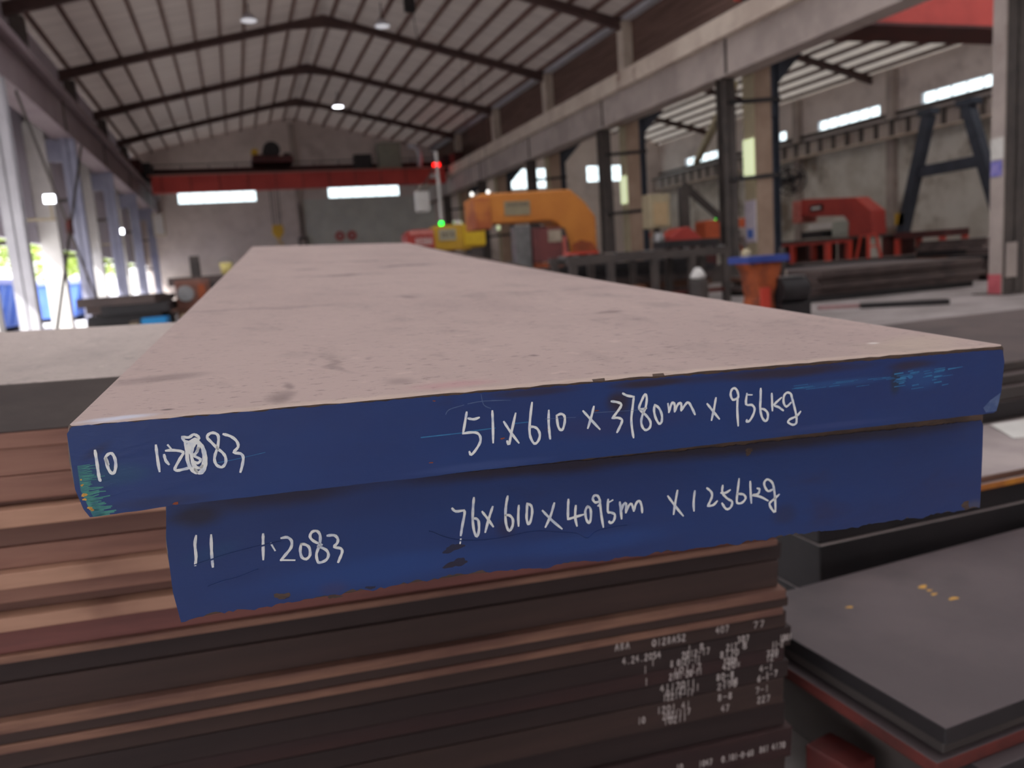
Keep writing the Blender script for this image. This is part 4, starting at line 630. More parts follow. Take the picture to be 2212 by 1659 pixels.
# what carries the pile: a bearer under its plates and a timber trestle under the far end of the blue-ended ones
c = PF @ Vector((-0.1, 0.8, LAY[-1][0]))
o = MB().box(-0.95, 0.75, c.y - 0.07, c.y + 0.07, 0.0, c.z - 0.035).build('timber_bearer', m_bark); tag(o, 'timber bearer on the floor under the near plate pile', 'bearer')
c = PF @ Vector((0.33, 2.5, -0.1282))
t = thing('timber_trestle', 'timber trestle under the far end of the blue-ended plates', 'trestle', (c.x, c.y, 0))
MB().box(c.x - 0.28, c.x + 0.28, c.y - 0.06, c.y + 0.06, c.z - 0.13, c.z - 0.012).build('beam', m_bark, t)
for dx in (-0.2, 0.2): MB().box(c.x + dx - 0.05, c.x + dx + 0.05, c.y - 0.05, c.y + 0.05, 0, c.z - 0.13).build('leg', m_bark, t)
# white handwriting on the right end of the pile's front
GL = {'0': [[(.5, 1), (.15, .8), (.1, .3), (.45, 0), (.85, .25), (.85, .75), (.5, 1)]], '1': [[(.5, 1), (.5, 0)]], '2': [[(.1, .8), (.45, 1), (.8, .75), (.1, 0), (.9, 0)]], '3': [[(.1, .95), (.8, .9), (.4, .55), (.85, .3), (.4, 0), (.1, .1)]],
      '4': [[(.6, 1), (.1, .35), (.9, .35)], [(.65, .6), (.65, 0)]], '5': [[(.8, 1), (.2, 1), (.15, .6), (.7, .6), (.8, .2), (.2, 0)]], '6': [[(.7, 1), (.2, .5), (.2, .1), (.7, .05), (.75, .4), (.25, .4)]], '7': [[(.1, .9), (.85, .95), (.4, 0)]],
      '8': [[(.8, .8), (.4, 1), (.2, .75), (.8, .3), (.5, 0), (.15, .25), (.8, .8)]], 'A': [[(.1, 0), (.5, 1), (.9, 0)], [(.3, .4), (.7, .4)]], 'B': [[(.2, 0), (.2, 1), (.8, .8), (.25, .5), (.85, .25), (.2, 0)]],
      '.': [[(.4, .05), (.55, .0)]], '-': [[(.1, .5), (.9, .5)]], '*': [[(.2, .2), (.8, .8)], [(.2, .8), (.8, .2)]]}
m_chalk_dim = mat('grey_chalk', (196, 186, 182), (166, 156, 152), rough=0.8, scale=80)
for x0, b0, x1, b1, s in DATA['ST']:
    zc = (b0 + b1) / 2
    for k, (o, wb, wtp, v) in enumerate(stack):
        if wb <= zc < wtp: break
    hgt = min(0.011, (stack[k][2] - stack[k][1]) * 0.8); zc = min(max(zc, stack[k][1] + hgt / 2 + 0.001), stack[k][2] - hgt / 2 - 0.001)
    Lc = (x1 - x0) / len(s); mb = MB()
    Fm = (Matrix.Translation((PF.inverted() @ o.matrix_basis).translation).inverted()) @ FACE(v)
    for i, ch in enumerate(s):
        if ch == ' ': continue
        for stp in GL[ch]:
            ribbon(mb, [(x0 + (i + 0.1 + px * 0.75) * Lc, zc + (py - 0.5) * hgt) for px, py in stp], 0.0019, Fm, h=0.0003, smooth=2)
    mb.build('handwriting', m_chalk_dim, o, local=True)
# ---------------------------------------------------------------- low piles on the right
def plate(name, m, label, x0, x1, y0, y1, z0, z1, rz=0.0, group=None, cat='steel plate', bevel=0.003, m_top=None):
    c = ((x0 + x1) / 2, (y0 + y1) / 2, z0)
    mb = MB().box(-(x1 - x0) / 2, (x1 - x0) / 2, -(y1 - y0) / 2, (y1 - y0) / 2, 0, z1 - z0)
    o = mb.build(name, m); o.location = c; o.rotation_euler = (0, 0, rz)
    if bevel:
        b = o.modifiers.new('edge', 'BEVEL'); b.width = bevel; b.segments = 2; b.limit_method = 'ANGLE'
    if m_top:
        o.data.materials.append(m_top)
        for p in o.data.polygons:
            if p.normal.z > 0.7: p.material_index = 1
    return tag(o, label, cat, group)
# nearest low pile: dark wide plate on top
rz = 0.05
for k, (x0, x1, y0, y1, z0, z1, m, lab) in enumerate([
    (0.872, 2.30, 0.845, 1.330, 0.222, 0.250, m_black, 'wide dark grey plate on top of the lowest right-hand pile, yellow specks on it'),
    (0.885, 2.28, 0.860, 1.330, 0.196, 0.221, m_dark_steel, 'brown plate directly under the wide dark plate of the lowest right-hand pile'),
    (0.862, 2.26, 0.850, 1.330, 0.172, 0.195, m_rust_edge, 'red-edged plate third from the top of the lowest right-hand pile'),
    (0.935, 2.30, 0.830, 1.330, 0.110, 0.171, m_black, 'thick black plate fourth from the top of the lowest right-hand pile'),
    (0.945, 2.30, 0.800, 1.330, 0.000, 0.109, m_dark_steel, 'bottom dark slab of the lowest right-hand pile, lying on the floor')]):
    o = plate('steel_plate', m, lab, x0, x1, y0, y1, z0, z1, rz if k < 4 else 0.03, 'plates of the lowest right pile', m_top=m_plate_dark)
    if k == 0:
        for i, (x, y, r) in enumerate(((-0.347, 0.1185, 0.011), (-0.357, 0.083, 0.007), (-0.343, 0.051, 0.010), (-0.536, 0.12, 0.007), (-0.35, 0.10, 0.006))): blot('paint_fleck', m_ochre, o, x, y, r, r * 0.6, Matrix.Translation((0, 0, 0.0283)), 0.0002 + i * 1e-5, 14, 0.3, i)
t = MB().box(0.835, 0.90, 0.96, 1.05, 0.0, 0.105, 0.2).build('steel_offcut', mat('rust_red_block', (92, 34, 30), (74, 30, 28), scale=12), bevel=0.004); tag(t, 'small red steel offcut on the floor between the near pile and the lowest right-hand pile', 'offcut')
# middle pile with pale top, sheet of paper and an orange edge
ZM = 0.374
for k, (y0, z0, z1, m, lab) in enumerate([
    (1.385, ZM - 0.016, ZM, m_plate_rust, 'pale-topped plate with a sheet of paper on it, top of the middle right pile'),
    (1.380, ZM - 0.034, ZM - 0.017, mat('orange_edge', (222, 150, 50), (170, 104, 50), scale=6), 'plate with an orange-painted edge, second in the middle right pile'),
    (1.392, ZM - 0.085, ZM - 0.035, m_black, 'dark plate under the orange-edged one in the middle right pile'),
    (1.388, 0.16, ZM - 0.087, m_black, 'thick dark slab near the bottom of the middle right pile'),
    (1.395, 0.0, 0.159, m_black, 'bottom slab of the middle right pile, lying on the floor')]):
    plate('steel_plate', m, lab, 1.15, 3.4, y0, 1.775, z0, z1, 0, 'plates of the middle right pile', m_top=mat('pale_dusty_top', (176, 164, 160), (150, 138, 136), scale=3, rough=0.7))
o = MB().add([(1.98, 1.60, ZM + 0.001), (2.36, 1.50, ZM + 0.001), (2.42, 1.72, ZM + 0.004), (2.07, 1.75, ZM + 0.002), (1.98, 1.60, ZM + 0.003), (2.36, 1.50, ZM + 0.003), (2.42, 1.72, ZM + 0.006), (2.07, 1.75, ZM + 0.004)], [(3, 2, 1, 0), (4, 5, 6, 7), (0, 1, 5, 4), (1, 2, 6, 5), (2, 3, 7, 6), (3, 0, 4, 7)]).build('paper_sheet', m_paper)
tag(o, 'crumpled white paper sheet on the middle right pile of plates', 'paper')
# tallest of the three low piles
for k, (y0, y1, z0, z1, m, lab) in enumerate([
    (1.88, 3.10, 0.500, 0.529, m_dark_steel, 'top plate of the rear right pile, wide and grey-brown'),
    (1.83, 3.08, 0.470, 0.499, m_dark_steel, 'second plate of the rear right pile, its edge showing as a step'),
    (1.80, 3.10, 0.430, 0.469, m_dark_steel, 'third plate of the rear right pile, dark-edged'),
    (1.79, 3.06, 0.376, 0.429, m_black, 'fourth plate of the rear right pile, black-edged'),
    (1.79, 3.10, 0.20, 0.375, m_dark_steel, 'fifth and thick plate of the rear right pile'),
    (1.79, 3.10, 0.0, 0.199, m_black, 'bottom slab of the rear right pile, lying on the floor')]):
    plate('steel_plate', m, lab, 1.25, 5.6, y0, y1, z0, z1, 0, 'plates of the rear right pile', m_top=m_pile_dark)
plate('steel_bar', m_black, 'dark flat steel bar lying on the pale aisle floor', 8.05, 9.15, 8.55, 8.72, 0, 0.07, -0.62)
plate('steel_bar', mat('pink_bar', (176, 140, 140), (160, 126, 126)), 'pinkish flat bar lying beside the dark one on the aisle floor', 7.75, 8.35, 9.15, 9.30, 0, 0.05, -0.5)
# piles of plates along the right-hand bay
def pile(desc, x0, x1, y0, y1, n, ztop, tops, grp, sd, only=None):
    rd = random.Random(sd); z = 0; th = ztop / n
    for k in range(n):
        kk = n - 1 - k
        dx, dy = rd.uniform(-0.25, 0.25), rd.uniform(-0.10, 0.10)
        m = rd.choice(only or [m_plate_rust, m_pile_dark, m_black, m_black, m_pile_dark])
        plate('steel_plate', m, '%s plate of %s' % ('top' if kk == 0 else ('bottom' if k == 0 else NTH[kk]), desc), x0 + dx, x1 + dx * 0.6, y0 + dy, y1 + dy, z, z + th - 0.006, rd.uniform(-0.03, 0.03), grp, bevel=0, m_top=tops)
        z += th
pile('the dark pile between the vise machine and right-edge column', 8.7, 12.2, 10.6, 12.0, 5, 0.50, m_pile_dark, 'plates of the dark pile before the red saw', 3)
pile('the grey pile before the red tables', 9.6, 13.4, 12.9, 14.2, 5, 0.46, m_plate_dark, 'plates of the grey pile before the red tables', 4)
pile('the dark pile just left of the right-edge column', 13.6, 17.0, 10.8, 12.3, 6, 0.60, m_pile_dark, 'plates of the pile by the right-edge column', 5)
pile('the pile against the right wall behind right-edge column', 16.8, 21.5, 14.6, 16.6, 6, 0.78, m_pile_dark, 'plates of the pile by the right wall', 6)
pile('the pile in front of the blue trestle', 13.9, 19.5, 17.1, 18.3, 4, 0.42, m_pile_dark, 'plates of the pile before the trestle', 8)
# roller table with dark frame
t = thing('roller_table', 'long dark roller table in front of the orange saw', 'roller table', (6.9, 12.9, 0))
MB().box(5.3, 8.5, 12.5, 12.58, 0.86, 1.0).build('front_rail', m_dark_steel, t)
MB().box(5.3, 8.5, 13.32, 13.4, 0.86, 1.0).build('rear_rail', m_dark_steel, t)
for i in range(13): MB().tube([(5.5 + 0.24 * i, 12.58, 0.98), (5.5 + 0.24 * i, 13.32, 0.98)], 0.05, 10).build('roller', m_grey_metal if i % 3 == 0 else m_dark_steel, t)
for x in (5.4, 6.1, 6.95, 7.7, 8.4):
    for y in (12.54, 13.36): MB().box(x - 0.06, x + 0.06, y - 0.05, y + 0.05, 0, 0.86).build('leg', m_dark_steel, t)
MB().box(5.4, 8.4, 12.52, 12.58, 0.2, 0.27).build('stretcher', m_rust_edge, t)
plate('steel_block', m_black, 'black steel block on the far end of the roller table', 7.3, 8.4, 12.7, 13.2, 1.032, 1.16, 0, None, 'steel block')
o = plate('cardboard_box', mat('cardboard', (150, 104, 78), (138, 94, 70)), 'small brown box on the floor under the roller table', 6.55, 6.85, 12.7, 12.95, 0, 0.42, 0.1, None, 'box')
plate('red_plate', m_stool, 'small bright red tray on the near end of the roller table', 5.42, 5.95, 12.66, 13.0, 1.032, 1.075, 0, None, 'tray')
for i, (x, z, r, lab) in enumerate(((7.6, 0.32, 0.14, ''),)):
    o = MB().lathe((x, 12.2, 0), [(0.0, 0), (0.17, 0.01), (0.18, 0.42), (0.17, 0.45), (0.0, 0.46)], 16).build('steel_drum', m_dark_steel); tag(o, 'small dark drum on the floor in front of the roller table, white bag on it', 'drum')
    mb = MB()
    rd = random.Random(2); rings = [(0.0, 0.0), (0.12, 0.01), (0.13, 0.05), (0.09, 0.13), (0.04, 0.19), (0.0, 0.2)]
    mb.lathe((x, 12.2, 0.465), rings, 12); mb.v = [(a + rd.uniform(-.02, .02), b + rd.uniform(-.02, .02), c) for a, b, c in mb.v]
    tag(mb.build('plastic_bag', m_white, smooth=True), 'crumpled white plastic bag on the small dark drum before the roller table', 'bag')
# gantry band saws -------------------------------------------------
def glyph_bars(mb, x0, x1, z0, z1, y, n, sd):
    rd = random.Random(sd); w = (x1 - x0) / n
    for i in range(n):
        a = x0 + w * (i + 0.15); b = x0 + w * (i + 0.85)
        mb.box(a, a + w * 0.18, y - 0.004, y, z0, z1)
        if rd.random() < 0.7: mb.box(b - w * 0.18, b, y - 0.004, y, z0, z1)
        for zz in ((z1 - (z1 - z0) * 0.15, z1), ((z0 + z1) / 2 - (z1 - z0) * 0.08, (z0 + z1) / 2 + (z1 - z0) * 0.08), (z0, z0 + (z1 - z0) * 0.15)):
            if rd.random() < 0.7: mb.box(a, b, y - 0.004, y, *zz)
t = thing('band_saw', 'big orange gantry band saw with chamfered arm in the middle of the hall', 'band saw', (6.2, 16.4, 0))
MB().prism([(4.85, 1.80), (4.85, 2.36), (4.92, 2.42), (6.93, 2.44), (7.28, 2.14), (7.50, 1.84), (7.50, 0.95), (7.42, 0.86), (6.95, 0.86), (6.80, 1.15), (6.78, 1.50), (6.62, 1.72), (6.45, 1.80)], 'y', 16.0, 16.75).build('arm', m_orange, t, bevel=0.04)
MB().prism([(6.90, 1.28), (7.10, 1.36), (7.35, 1.30), (7.50, 1.1), (7.5, 0.8), (6.9, 0.8)], 'y', 15.97, 15.995).build('rusty_patch', m_rust_orange, t)
MB().box(4.78, 5.12, 15.97, 16.78, 1.70, 2.34).build('wheel_guard', mat('dark_orange', (196, 120, 54), (156, 78, 42), scale=2), t, bevel=0.02)
o = MB().box(5.42, 5.98, 15.97, 15.995, 1.95, 2.24).build('name_plate', mat('sign_grey', (156, 144, 116), (142, 132, 106), scale=5), t)
g = MB(); glyph_bars(g, 5.45, 5.95, 2.13, 2.21, 15.97, 7, 1); g.build('lettering', m_dark_steel, o)
MB().box(6.86, 7.55, 15.9, 16.9, 0.0, 0.85).build('column_base', m_dark_steel, t)
MB().box(4.9, 7.6, 15.8, 17.0, 0.0, 0.5).build('bed', m_rust_orange, t, bevel=0.02)
MB().box(5.6, 5.95, 15.95, 16.2, 0.5, 1.72).build('vise_jaw', m_grey_metal, t)
o = MB().box(5.98, 6.62, 15.85, 16.3, 0.95, 1.66).build('control_box', mat('maroon_box', (116, 62, 60), (98, 52, 52), scale=3), t, bevel=0.015)
MB().box(6.30, 6.60, 15.83, 15.848, 1.35, 1.6).build('control_panel', mat('panel_beige', (176, 160, 140), (150, 136, 120), scale=14), o)
MB().box(6.0, 6.6, 15.86, 16.2, 0.5, 0.93).build('pedestal', m_rust_orange, t)
MB().box(5.05, 5.5, 15.9, 16.5, 0.5, 1.0).build('guide_block', m_grey_metal, t)
MB().tube([(6.65, 15.9, 1.62), (6.72, 15.85, 1.3), (6.74, 15.88, 0.8), (6.68, 15.95, 0.5)], 0.05, 8).build('hose', m_black, t, smooth=True)
MB().tube([(6.68, 15.86, 1.45), (6.68, 15.86, 0.98)], 0.05, 10).build('hydraulic_cylinder', mat('pink_red', (196, 100, 90), (170, 84, 76)), t)
t = thing('band_saw', 'yellow band saw with grey sign plate, left of the orange saw', 'band saw', (5.5, 20.4, 0))
MB().prism([(4.86, 1.42), (4.86, 2.0), (4.92, 2.05), (6.05, 2.05), (6.2, 1.95), (6.2, 1.46), (5.75, 1.4)], 'y', 20.0, 20.6).build('arm', m_yellow, t, bevel=0.03)
MB().box(5.62, 6.2, 19.94, 19.995, 1.5, 2.03).build('wheel_cover', mat('bright_yellow', (226, 190, 40), (216, 178, 36)), t, bevel=0.02)
o = MB().box(4.98, 5.42, 19.97, 19.995, 1.66, 1.95).build('name_plate', mat('sign_pale', (186, 178, 150), (174, 168, 142), scale=5), t)
g = MB(); glyph_bars(g, 5.03, 5.38, 1.74, 1.88, 19.97, 4, 5); g.build('lettering', m_dark_steel, o)
MB().box(4.9, 6.3, 19.9, 20.8, 0, 0.9).build('bed', m_rust_orange, t)
MB().box(5.0, 5.35, 20.0, 20.5, 0.9, 1.42).build('column', m_darkred, t)
MB().box(5.8, 6.1, 20.0, 20.5, 0.9, 1.45).build('column', m_dark_steel, t)
MB().lathe((5.12, 20.2, 2.05), [(0.0, 0), (0.05, 0.0), (0.05, 0.09), (0.0, 0.1)], 12).build('signal_lamp', emit('green_lamp', (10, 255, 60), 5), t)
MB().box(5.45, 5.6, 20.1, 20.3, 2.05, 2.16).build('switch_box', m_white, t)
t = thing('control_cabinet', 'red cabinet with white lettering, left of the yellow saw', 'cabinet', (4.3, 19.3, 0))
MB().prism([(3.93, 0), (3.93, 1.82), (4.05, 1.92), (4.62, 1.92), (4.62, 0)], 'y', 19.0, 19.6).build('body', m_saw_red, t, bevel=0.02)
MB().box(4.02, 4.6, 18.985, 18.998, 1.80, 1.90).build('faded_top_band', mat('faded_red', (206, 130, 120), (190, 112, 104)), t)
g = MB(); glyph_bars(g, 4.14, 4.56, 1.56, 1.72, 18.998, 4, 8); g.build('lettering', m_white, t)
t = thing('lamp_post', 'slim pale post with hanging white box, beyond the red cabinet', 'post', (6.2, 25.0, 0))
MB().tube([(6.35, 25, 0), (6.35, 25, 4.6)], 0.05, 8).build('post', m_white, t)
MB().box(5.55, 6.0, 24.85, 25.1, 2.75, 3.4).build('hanging_box', m_white, t, bevel=0.06)
MB().bar((5.75, 25, 3.4), (6.35, 25, 4.2), 0.05, 0.05).build('arm', m_dark_steel, t)
# yellow-white cabinets and boxes by the third right column
t = thing('control_cabinet', 'cream control cabinet on a stand beside the dark double column', 'cabinet', (9.7, 17.3, 0))
MB().box(9.42, 9.98, 17.1, 17.5, 1.55, 2.35).build('body', m_cream, t, bevel=0.03)
MB().box(9.52, 9.88, 17.08, 17.098, 1.62, 2.15).build('door', mat('cream_door', (206, 180, 140), (196, 170, 130)), t)
MB().tube([(9.7, 17.3, 0), (9.7, 17.3, 1.55)], 0.08, 10).build('stand', m_dark_steel, t)
MB().box(9.45, 9.95, 17.0, 17.6, 0, 0.06).build('foot', m_dark_steel, t)
t = thing('shelf_board', 'tan board with red label standing behind the cream cabinet', 'board', (12.4, 23.3, 0))
MB().box(11.95, 12.95, 23.3, 23.36, 1.1, 2.6).build('board', m_tan, t)
MB().box(12.15, 12.8, 23.27, 23.298, 1.5, 1.62).build('red_label', m_stool, t)
MB().box(11.95, 12.05, 23.3, 23.38, 0, 1.1).build('leg', m_tan, t); MB().box(12.85, 12.95, 23.3, 23.38, 0, 1.1).build('leg', m_tan, t)
pile('the added dark pile behind the roller table', 5.6, 8.9, 13.75, 14.7, 6, 0.84, m_black, 'plates of the added pile behind the roller table', 21)  # added black pile, standing in for the darkness under the table
t = thing('hydraulic_unit', 'low red hydraulic unit behind the roller table', 'hydraulic unit', (9.9, 16.2, 0))
MB().prism([(9.25, 1.0), (9.25, 1.3), (9.55, 1.5), (9.75, 1.5), (10.05, 1.25), (10.05, 1.0)], 'y', 15.9, 16.5).build('tank', m_saw_red, t, bevel=0.04)
MB().box(9.3, 10.0, 15.95, 16.45, 0, 1.0).build('stand', m_dark_steel, t)
MB().lathe((9.0, 16.0, 0), [(0.0, 0), (0.14, 0), (0.14, 1.3), (0.1, 1.4), (0.0, 1.42)], 14).build('motor', m_grey_metal, t)
t = thing('band_saw', 'small orange saw with green lamp, partly behind the double column', 'band saw', (14.0, 20.5, 0))
MB().prism([(12.9, 1.2), (12.9, 1.75), (13.0, 1.8), (14.9, 1.8), (15.1, 1.65), (15.1, 0.5), (14.5, 0.5), (14.4, 1.2)], 'y', 20.2, 20.8).build('arm', mat('red_orange', (200, 92, 50), (180, 80, 44), scale=2), t, bevel=0.03)
MB().box(12.8, 15.2, 20.1, 20.9, 0, 0.5).build('bed', m_dark_steel, t)
MB().box(13.0, 13.3, 20.3, 20.7, 0.5, 1.2).build('column', m_darkred, t)
MB().lathe((13.35, 20.3, 1.8), [(0.0, 0), (0.05, 0), (0.05, 0.09), (0.0, 0.1)], 12).build('signal_lamp', emit('green_lamp', (10, 255, 60), 5), t)
o = MB().bar((10.4, 17.2, 2.55), (12.6, 17.6, 0.95), 0.1, 0.16).build('slide_rail', m_dark_steel); 
t = thing('inclined_conveyor', 'dark inclined conveyor arm leaning down towards the double column', 'conveyor', (11.5, 17.4, 0))
o.parent = t; o.matrix_parent_inverse = world_of(t).inverted()
MB().box(10.3, 10.5, 17.1, 17.3, 0, 2.5).build('post', m_dark_steel, t)
MB().bar((12.2, 17.5, 1.35), (12.7, 17.62, 0.9), 0.3, 0.3).build('chute', m_concrete, t); MB().box(12.5, 12.7, 17.5, 17.7, 0, 0.9).build('post', m_dark_steel, t)
o = MB().bar((25.7, 41.0, 5.95), (21.2, 30.6, 7.9), 0.3, 0.3).build('pipe_brace', m_cream); tag(o, 'pale diagonal pipe brace rising to the side-bay roof', 'brace')
# red saw, tables and stool by the right wall
t = thing('band_saw', 'red gantry band saw on a dark bed by the right wall', 'band saw', (20.3, 23.2, 0))
YZ = [(25.0, 1.92), (25.0, 2.42), (24.9, 2.55), (22.2, 2.36), (21.45, 1.85), (21.40, 1.05), (22.55, 1.05), (22.5, 1.55), (22.75, 1.78)]
MB().prism(YZ, 'x', 20.0, 20.6).build('arm', m_saw_red, t, bevel=0.04)
MB().box(19.9, 20.7, 24.9, 25.3, 1.7, 2.5).build('wheel_guard', mat('pale_red', (200, 120, 110), (180, 96, 88), scale=5), t, bevel=0.03)
o = MB().box(19.97, 19.998, 23.75, 24.4, 2.05, 2.28).build('name_plate', m_black, t)
MB().box(19.96, 19.969, 23.85, 24.3, 2.12, 2.2).build('lettering', m_white, o)
MB().box(20.05, 20.5, 22.6, 23.4, 1.10, 1.62).build('pulley_cover', mat('pale_green_grey', (178, 184, 172), (164, 170, 160)), t, bevel=0.05)
MB().box(20.05, 20.5, 23.4, 24.6, 1.42, 1.62).build('guide_bar', m_white, t)
MB().box(19.8, 20.8, 23.6, 24.7, 1.10, 1.35).build('vise', m_black, t)
MB().box(19.6, 21.0, 20.4, 26.0, 0.98, 1.06).build('bed', m_dark_steel, t)
for y in (20.6, 22.6, 24.2, 25.8): MB().box(19.7, 20.9, y - 0.08, y + 0.08, 0, 0.98).build('leg', m_darkred, t)
t = thing('workbench', 'low red steel workbench in front of the red saw', 'bench', (18.6, 22.8, 0))
MB().box(18.1, 19.1, 21.3, 25.0, 0.88, 0.96).build('top', m_saw_red, t)
for x in (18.18, 19.02):
    for y in (21.4, 23.1, 24.9): MB().box(x - 0.07, x + 0.07, y - 0.09, y + 0.09, 0, 0.88).build('leg', m_stool, t)
MB().box(18.15, 19.05, 21.35, 24.95, 0.3, 0.34).build('shelf', m_darkred, t)
def stool(lab, x, y, s=1.0, zb=0.0):
    t = thing('plastic_stool', lab, 'stool', (x, y, zb), 'red stools by the right wall')
    MB().box(x - 0.17 * s, x + 0.17 * s, y - 0.17 * s, y + 0.17 * s, zb + 0.60, zb + 0.64).build('seat', m_stool, t, bevel=0.015)
    for sx in (-1, 1):
        for sy in (-1, 1): MB().bar((x + sx * 0.15 * s, y + sy * 0.15 * s, zb + 0.61), (x + sx * 0.24 * s, y + sy * 0.24 * s, zb), 0.06, 0.05).build('leg', m_stool, t)
    MB().box(x - 0.2 * s, x + 0.2 * s, y - 0.205 * s, y - 0.185 * s, zb + 0.3, zb + 0.34).build('rung', m_stool, t)
zp = 0.50
stool('red plastic stool standing on the pile before the red workbench', 16.4, 17.7, 0.9, 0.421)
t = thing('workbench', 'darker red bench nearer the blue trestle, right of the stool', 'bench', (20.2, 19.4, 0))
MB().box(19.8, 20.8, 18.4, 20.3, 0.86, 1.06).build('top', m_darkred, t)
for x in (19.87, 20.73):
    for y in (18.5, 20.2): MB().box(x - 0.07, x + 0.07, y - 0.07, y + 0.07, 0, 0.86).build('leg', m_stool, t)
# blue trestle
t = thing('steel_trestle', 'blue-black steel A-frame trestle against the right wall', 'trestle', (22.5, 20.2, 0))
MB().bar((22.3, 22.75, 0.0), (22.3, 21.35, 4.85), 0.3, 0.34, (0, 1, 0)).build('leg', m_blueblack, t)
MB().bar((22.3, 18.2, 0.0), (22.3, 19.85, 4.85), 0.3, 0.34, (0, 1, 0)).build('leg', m_blueblack, t)
MB().bar((22.3, 21.85, 3.05), (22.3, 19.25, 3.1), 0.2, 0.36, (0, 0, 1)).build('crossbar', m_blueblack, t)
MB().box(22.1, 22.5, 21.1, 21.65, 4.85, 5.05).build('cap', m_blueblack, t); MB().box(22.1, 22.5, 19.5, 20.15, 4.85, 5.05).build('cap', m_blueblack, t)
MB().box(22.15, 22.45, 22.25, 22.65, 1.35, 1.75).build('yellow_band', m_yellow, t)
MB().box(22.0, 22.6, 22.4, 23.0, 0, 1.0).build('pedestal', m_dark_steel, t)
# runway rail with stiffeners along the right wall
t = thing('wall_runway_beam', 'grey runway beam with many stiffeners under the right-wall windows', 'runway beam', (25.6, 20, 5.0))
MB().box(25.45, 25.55, YB, YE - 0.05, 4.92, 5.5).build('web', m_concrete, t)
MB().box(25.3, 25.7, YB, YE - 0.05, 5.5, 5.56).build('top_flange', m_dark_steel, t)
MB().box(25.3, 25.7, YB, YE - 0.05, 4.86, 4.92).build('bottom_flange', m_rail_slab, t)  # pale tone stands in for the warm glow along the wall
for i in range(52): MB().box(25.36, 25.45, 2.0 + i * 0.83, 2.16 + i * 0.83, 4.92, 5.5).build('stiffener', m_dark_steel, t)
for i, y in enumerate((9.2, 15.2, 21.0, 26.6, 32.4, 38.2)):
    o = MB().box(25.72, 26.0, y - 0.18, y + 0.18, 0, EAVE).build('wall_pilaster', m_concrete); tag(o, 'grey pilaster on the right wall, %s from the open end' % NTH[i], 'pilaster', 'pilasters of the right wall')
# wall fan on an arm
t = thing('wall_fan', 'round dark caged fan on the double column', 'fan', (13.0, 16.7, 2.5))
MB().tube([(12.0, 16.0, 2.55), (12.95, 16.7, 2.5)], 0.05, 8).build('arm', m_black, t)
c = Vector((13.05, 16.62, 2.5)); ax = Vector((-0.72, -0.68, -0.1)).normalized(); q = ax.to_track_quat('Z', 'Y').to_matrix().to_4x4(); Mf = Matrix.Translation(c) @ q
def ring(mb, r, z, tr=0.012, n=28):
    mb.tube([Mf @ Vector((r * math.cos(2 * math.pi * k / n), r * math.sin(2 * math.pi * k / n), z)) for k in range(n + 1)], tr, 6)
cg = MB(); [ring(cg, r, z) for r, z in ((0.36, 0.0), (0.36, 0.12), (0.25, 0.16), (0.14, 0.18), (0.25, -0.06))]
for k in range(20):
    a = 2 * math.pi * k / 20; cg.tube([Mf @ Vector((0.05 * math.cos(a), 0.05 * math.sin(a), 0.19)), Mf @ Vector((0.36 * math.cos(a), 0.36 * math.sin(a), 0.12)), Mf @ Vector((0.36 * math.cos(a), 0.36 * math.sin(a), 0)), Mf @ Vector((0.1 * math.cos(a), 0.1 * math.sin(a), -0.08))], 0.006, 5)
cg.build('cage', m_black, t)
for k in range(4):
    a = 2 * math.pi * k / 4; bl = MB(); n = 6
    vs = [Mf @ Vector((r * math.cos(a + s * 0.55), r * math.sin(a + s * 0.55), 0.05 + (s - 0.5) * 0.09)) for r in (0.06, 0.2, 0.32) for s in (0, 0.5, 1)]
    vs2 = [v + ax * 0.006 for v in vs]
    fs = [(i * 3 + j, i * 3 + j + 1, i * 3 + j + 4, i * 3 + j + 3) for i in range(2) for j in range(2)]
    bl.add(vs, [f[::-1] for f in fs]); bl.add(vs2, fs); bl.build('blade', m_dark_steel, t)
MB().tube([Mf @ Vector((0, 0, -0.2)), Mf @ Vector((0, 0, 0.06))], 0.09, 12).build('motor', m_black, t)
# small machine with vise in front of the double column
t = thing('vise_machine', 'small rust-orange machine with blue top and a black motor drum', 'machine', (6.6, 8.9, 0))
MB().prism([(6.28, 0), (6.62, 0), (6.58, 0.3), (6.7, 0.62), (6.72, 0.74), (6.22, 0.74), (6.3, 0.62), (6.36, 0.3)], 'y', 8.75, 9.1).build('body', m_rust_orange, t, bevel=0.02)
MB().box(6.16, 6.78, 8.68, 9.15, 0.74, 0.83).build('top', mat('royal_blue', (50, 72, 150), (42, 62, 136)), t, bevel=0.01)
MB().box(6.36, 6.5, 8.72, 8.748, 0.0, 0.42).build('leg', m_stool, t)
MB().tube([(6.62, 8.75, 0.36), (7.02, 8.75, 0.36)], 0.17, 20).build('motor_drum', m_black, t)
MB().box(6.6, 7.05, 8.62, 8.95, 0, 0.19).build('drum_cradle', m_black, t)
MB().box(6.64, 7.0, 8.66, 8.85, 0.525, 0.545).build('steel_cap', m_grey_metal, t)
MB().box(6.86, 6.92, 8.95, 9.01, 0, 0.92).build('post', m_dark_steel, t)
MB().lathe((6.24, 8.85, 0.83), [(0.0, 0), (0.05, 0), (0.06, 0.06), (0.03, 0.1), (0, 0.1)], 12).build('knob', m_cream, t)
o = MB().lathe((7.12, 9.3, 0.42), [(0.0, 0), (0.065, 0.005), (0.07, 0.02), (0.07, 0.15), (0.06, 0.19), (0.025, 0.22), (0.025, 0.25), (0, 0.25)], 16).build('oil_bottle', m_rail_slab, smooth=True); tag(o, 'cream plastic bottle standing on a wooden block behind the black drum', 'bottle')
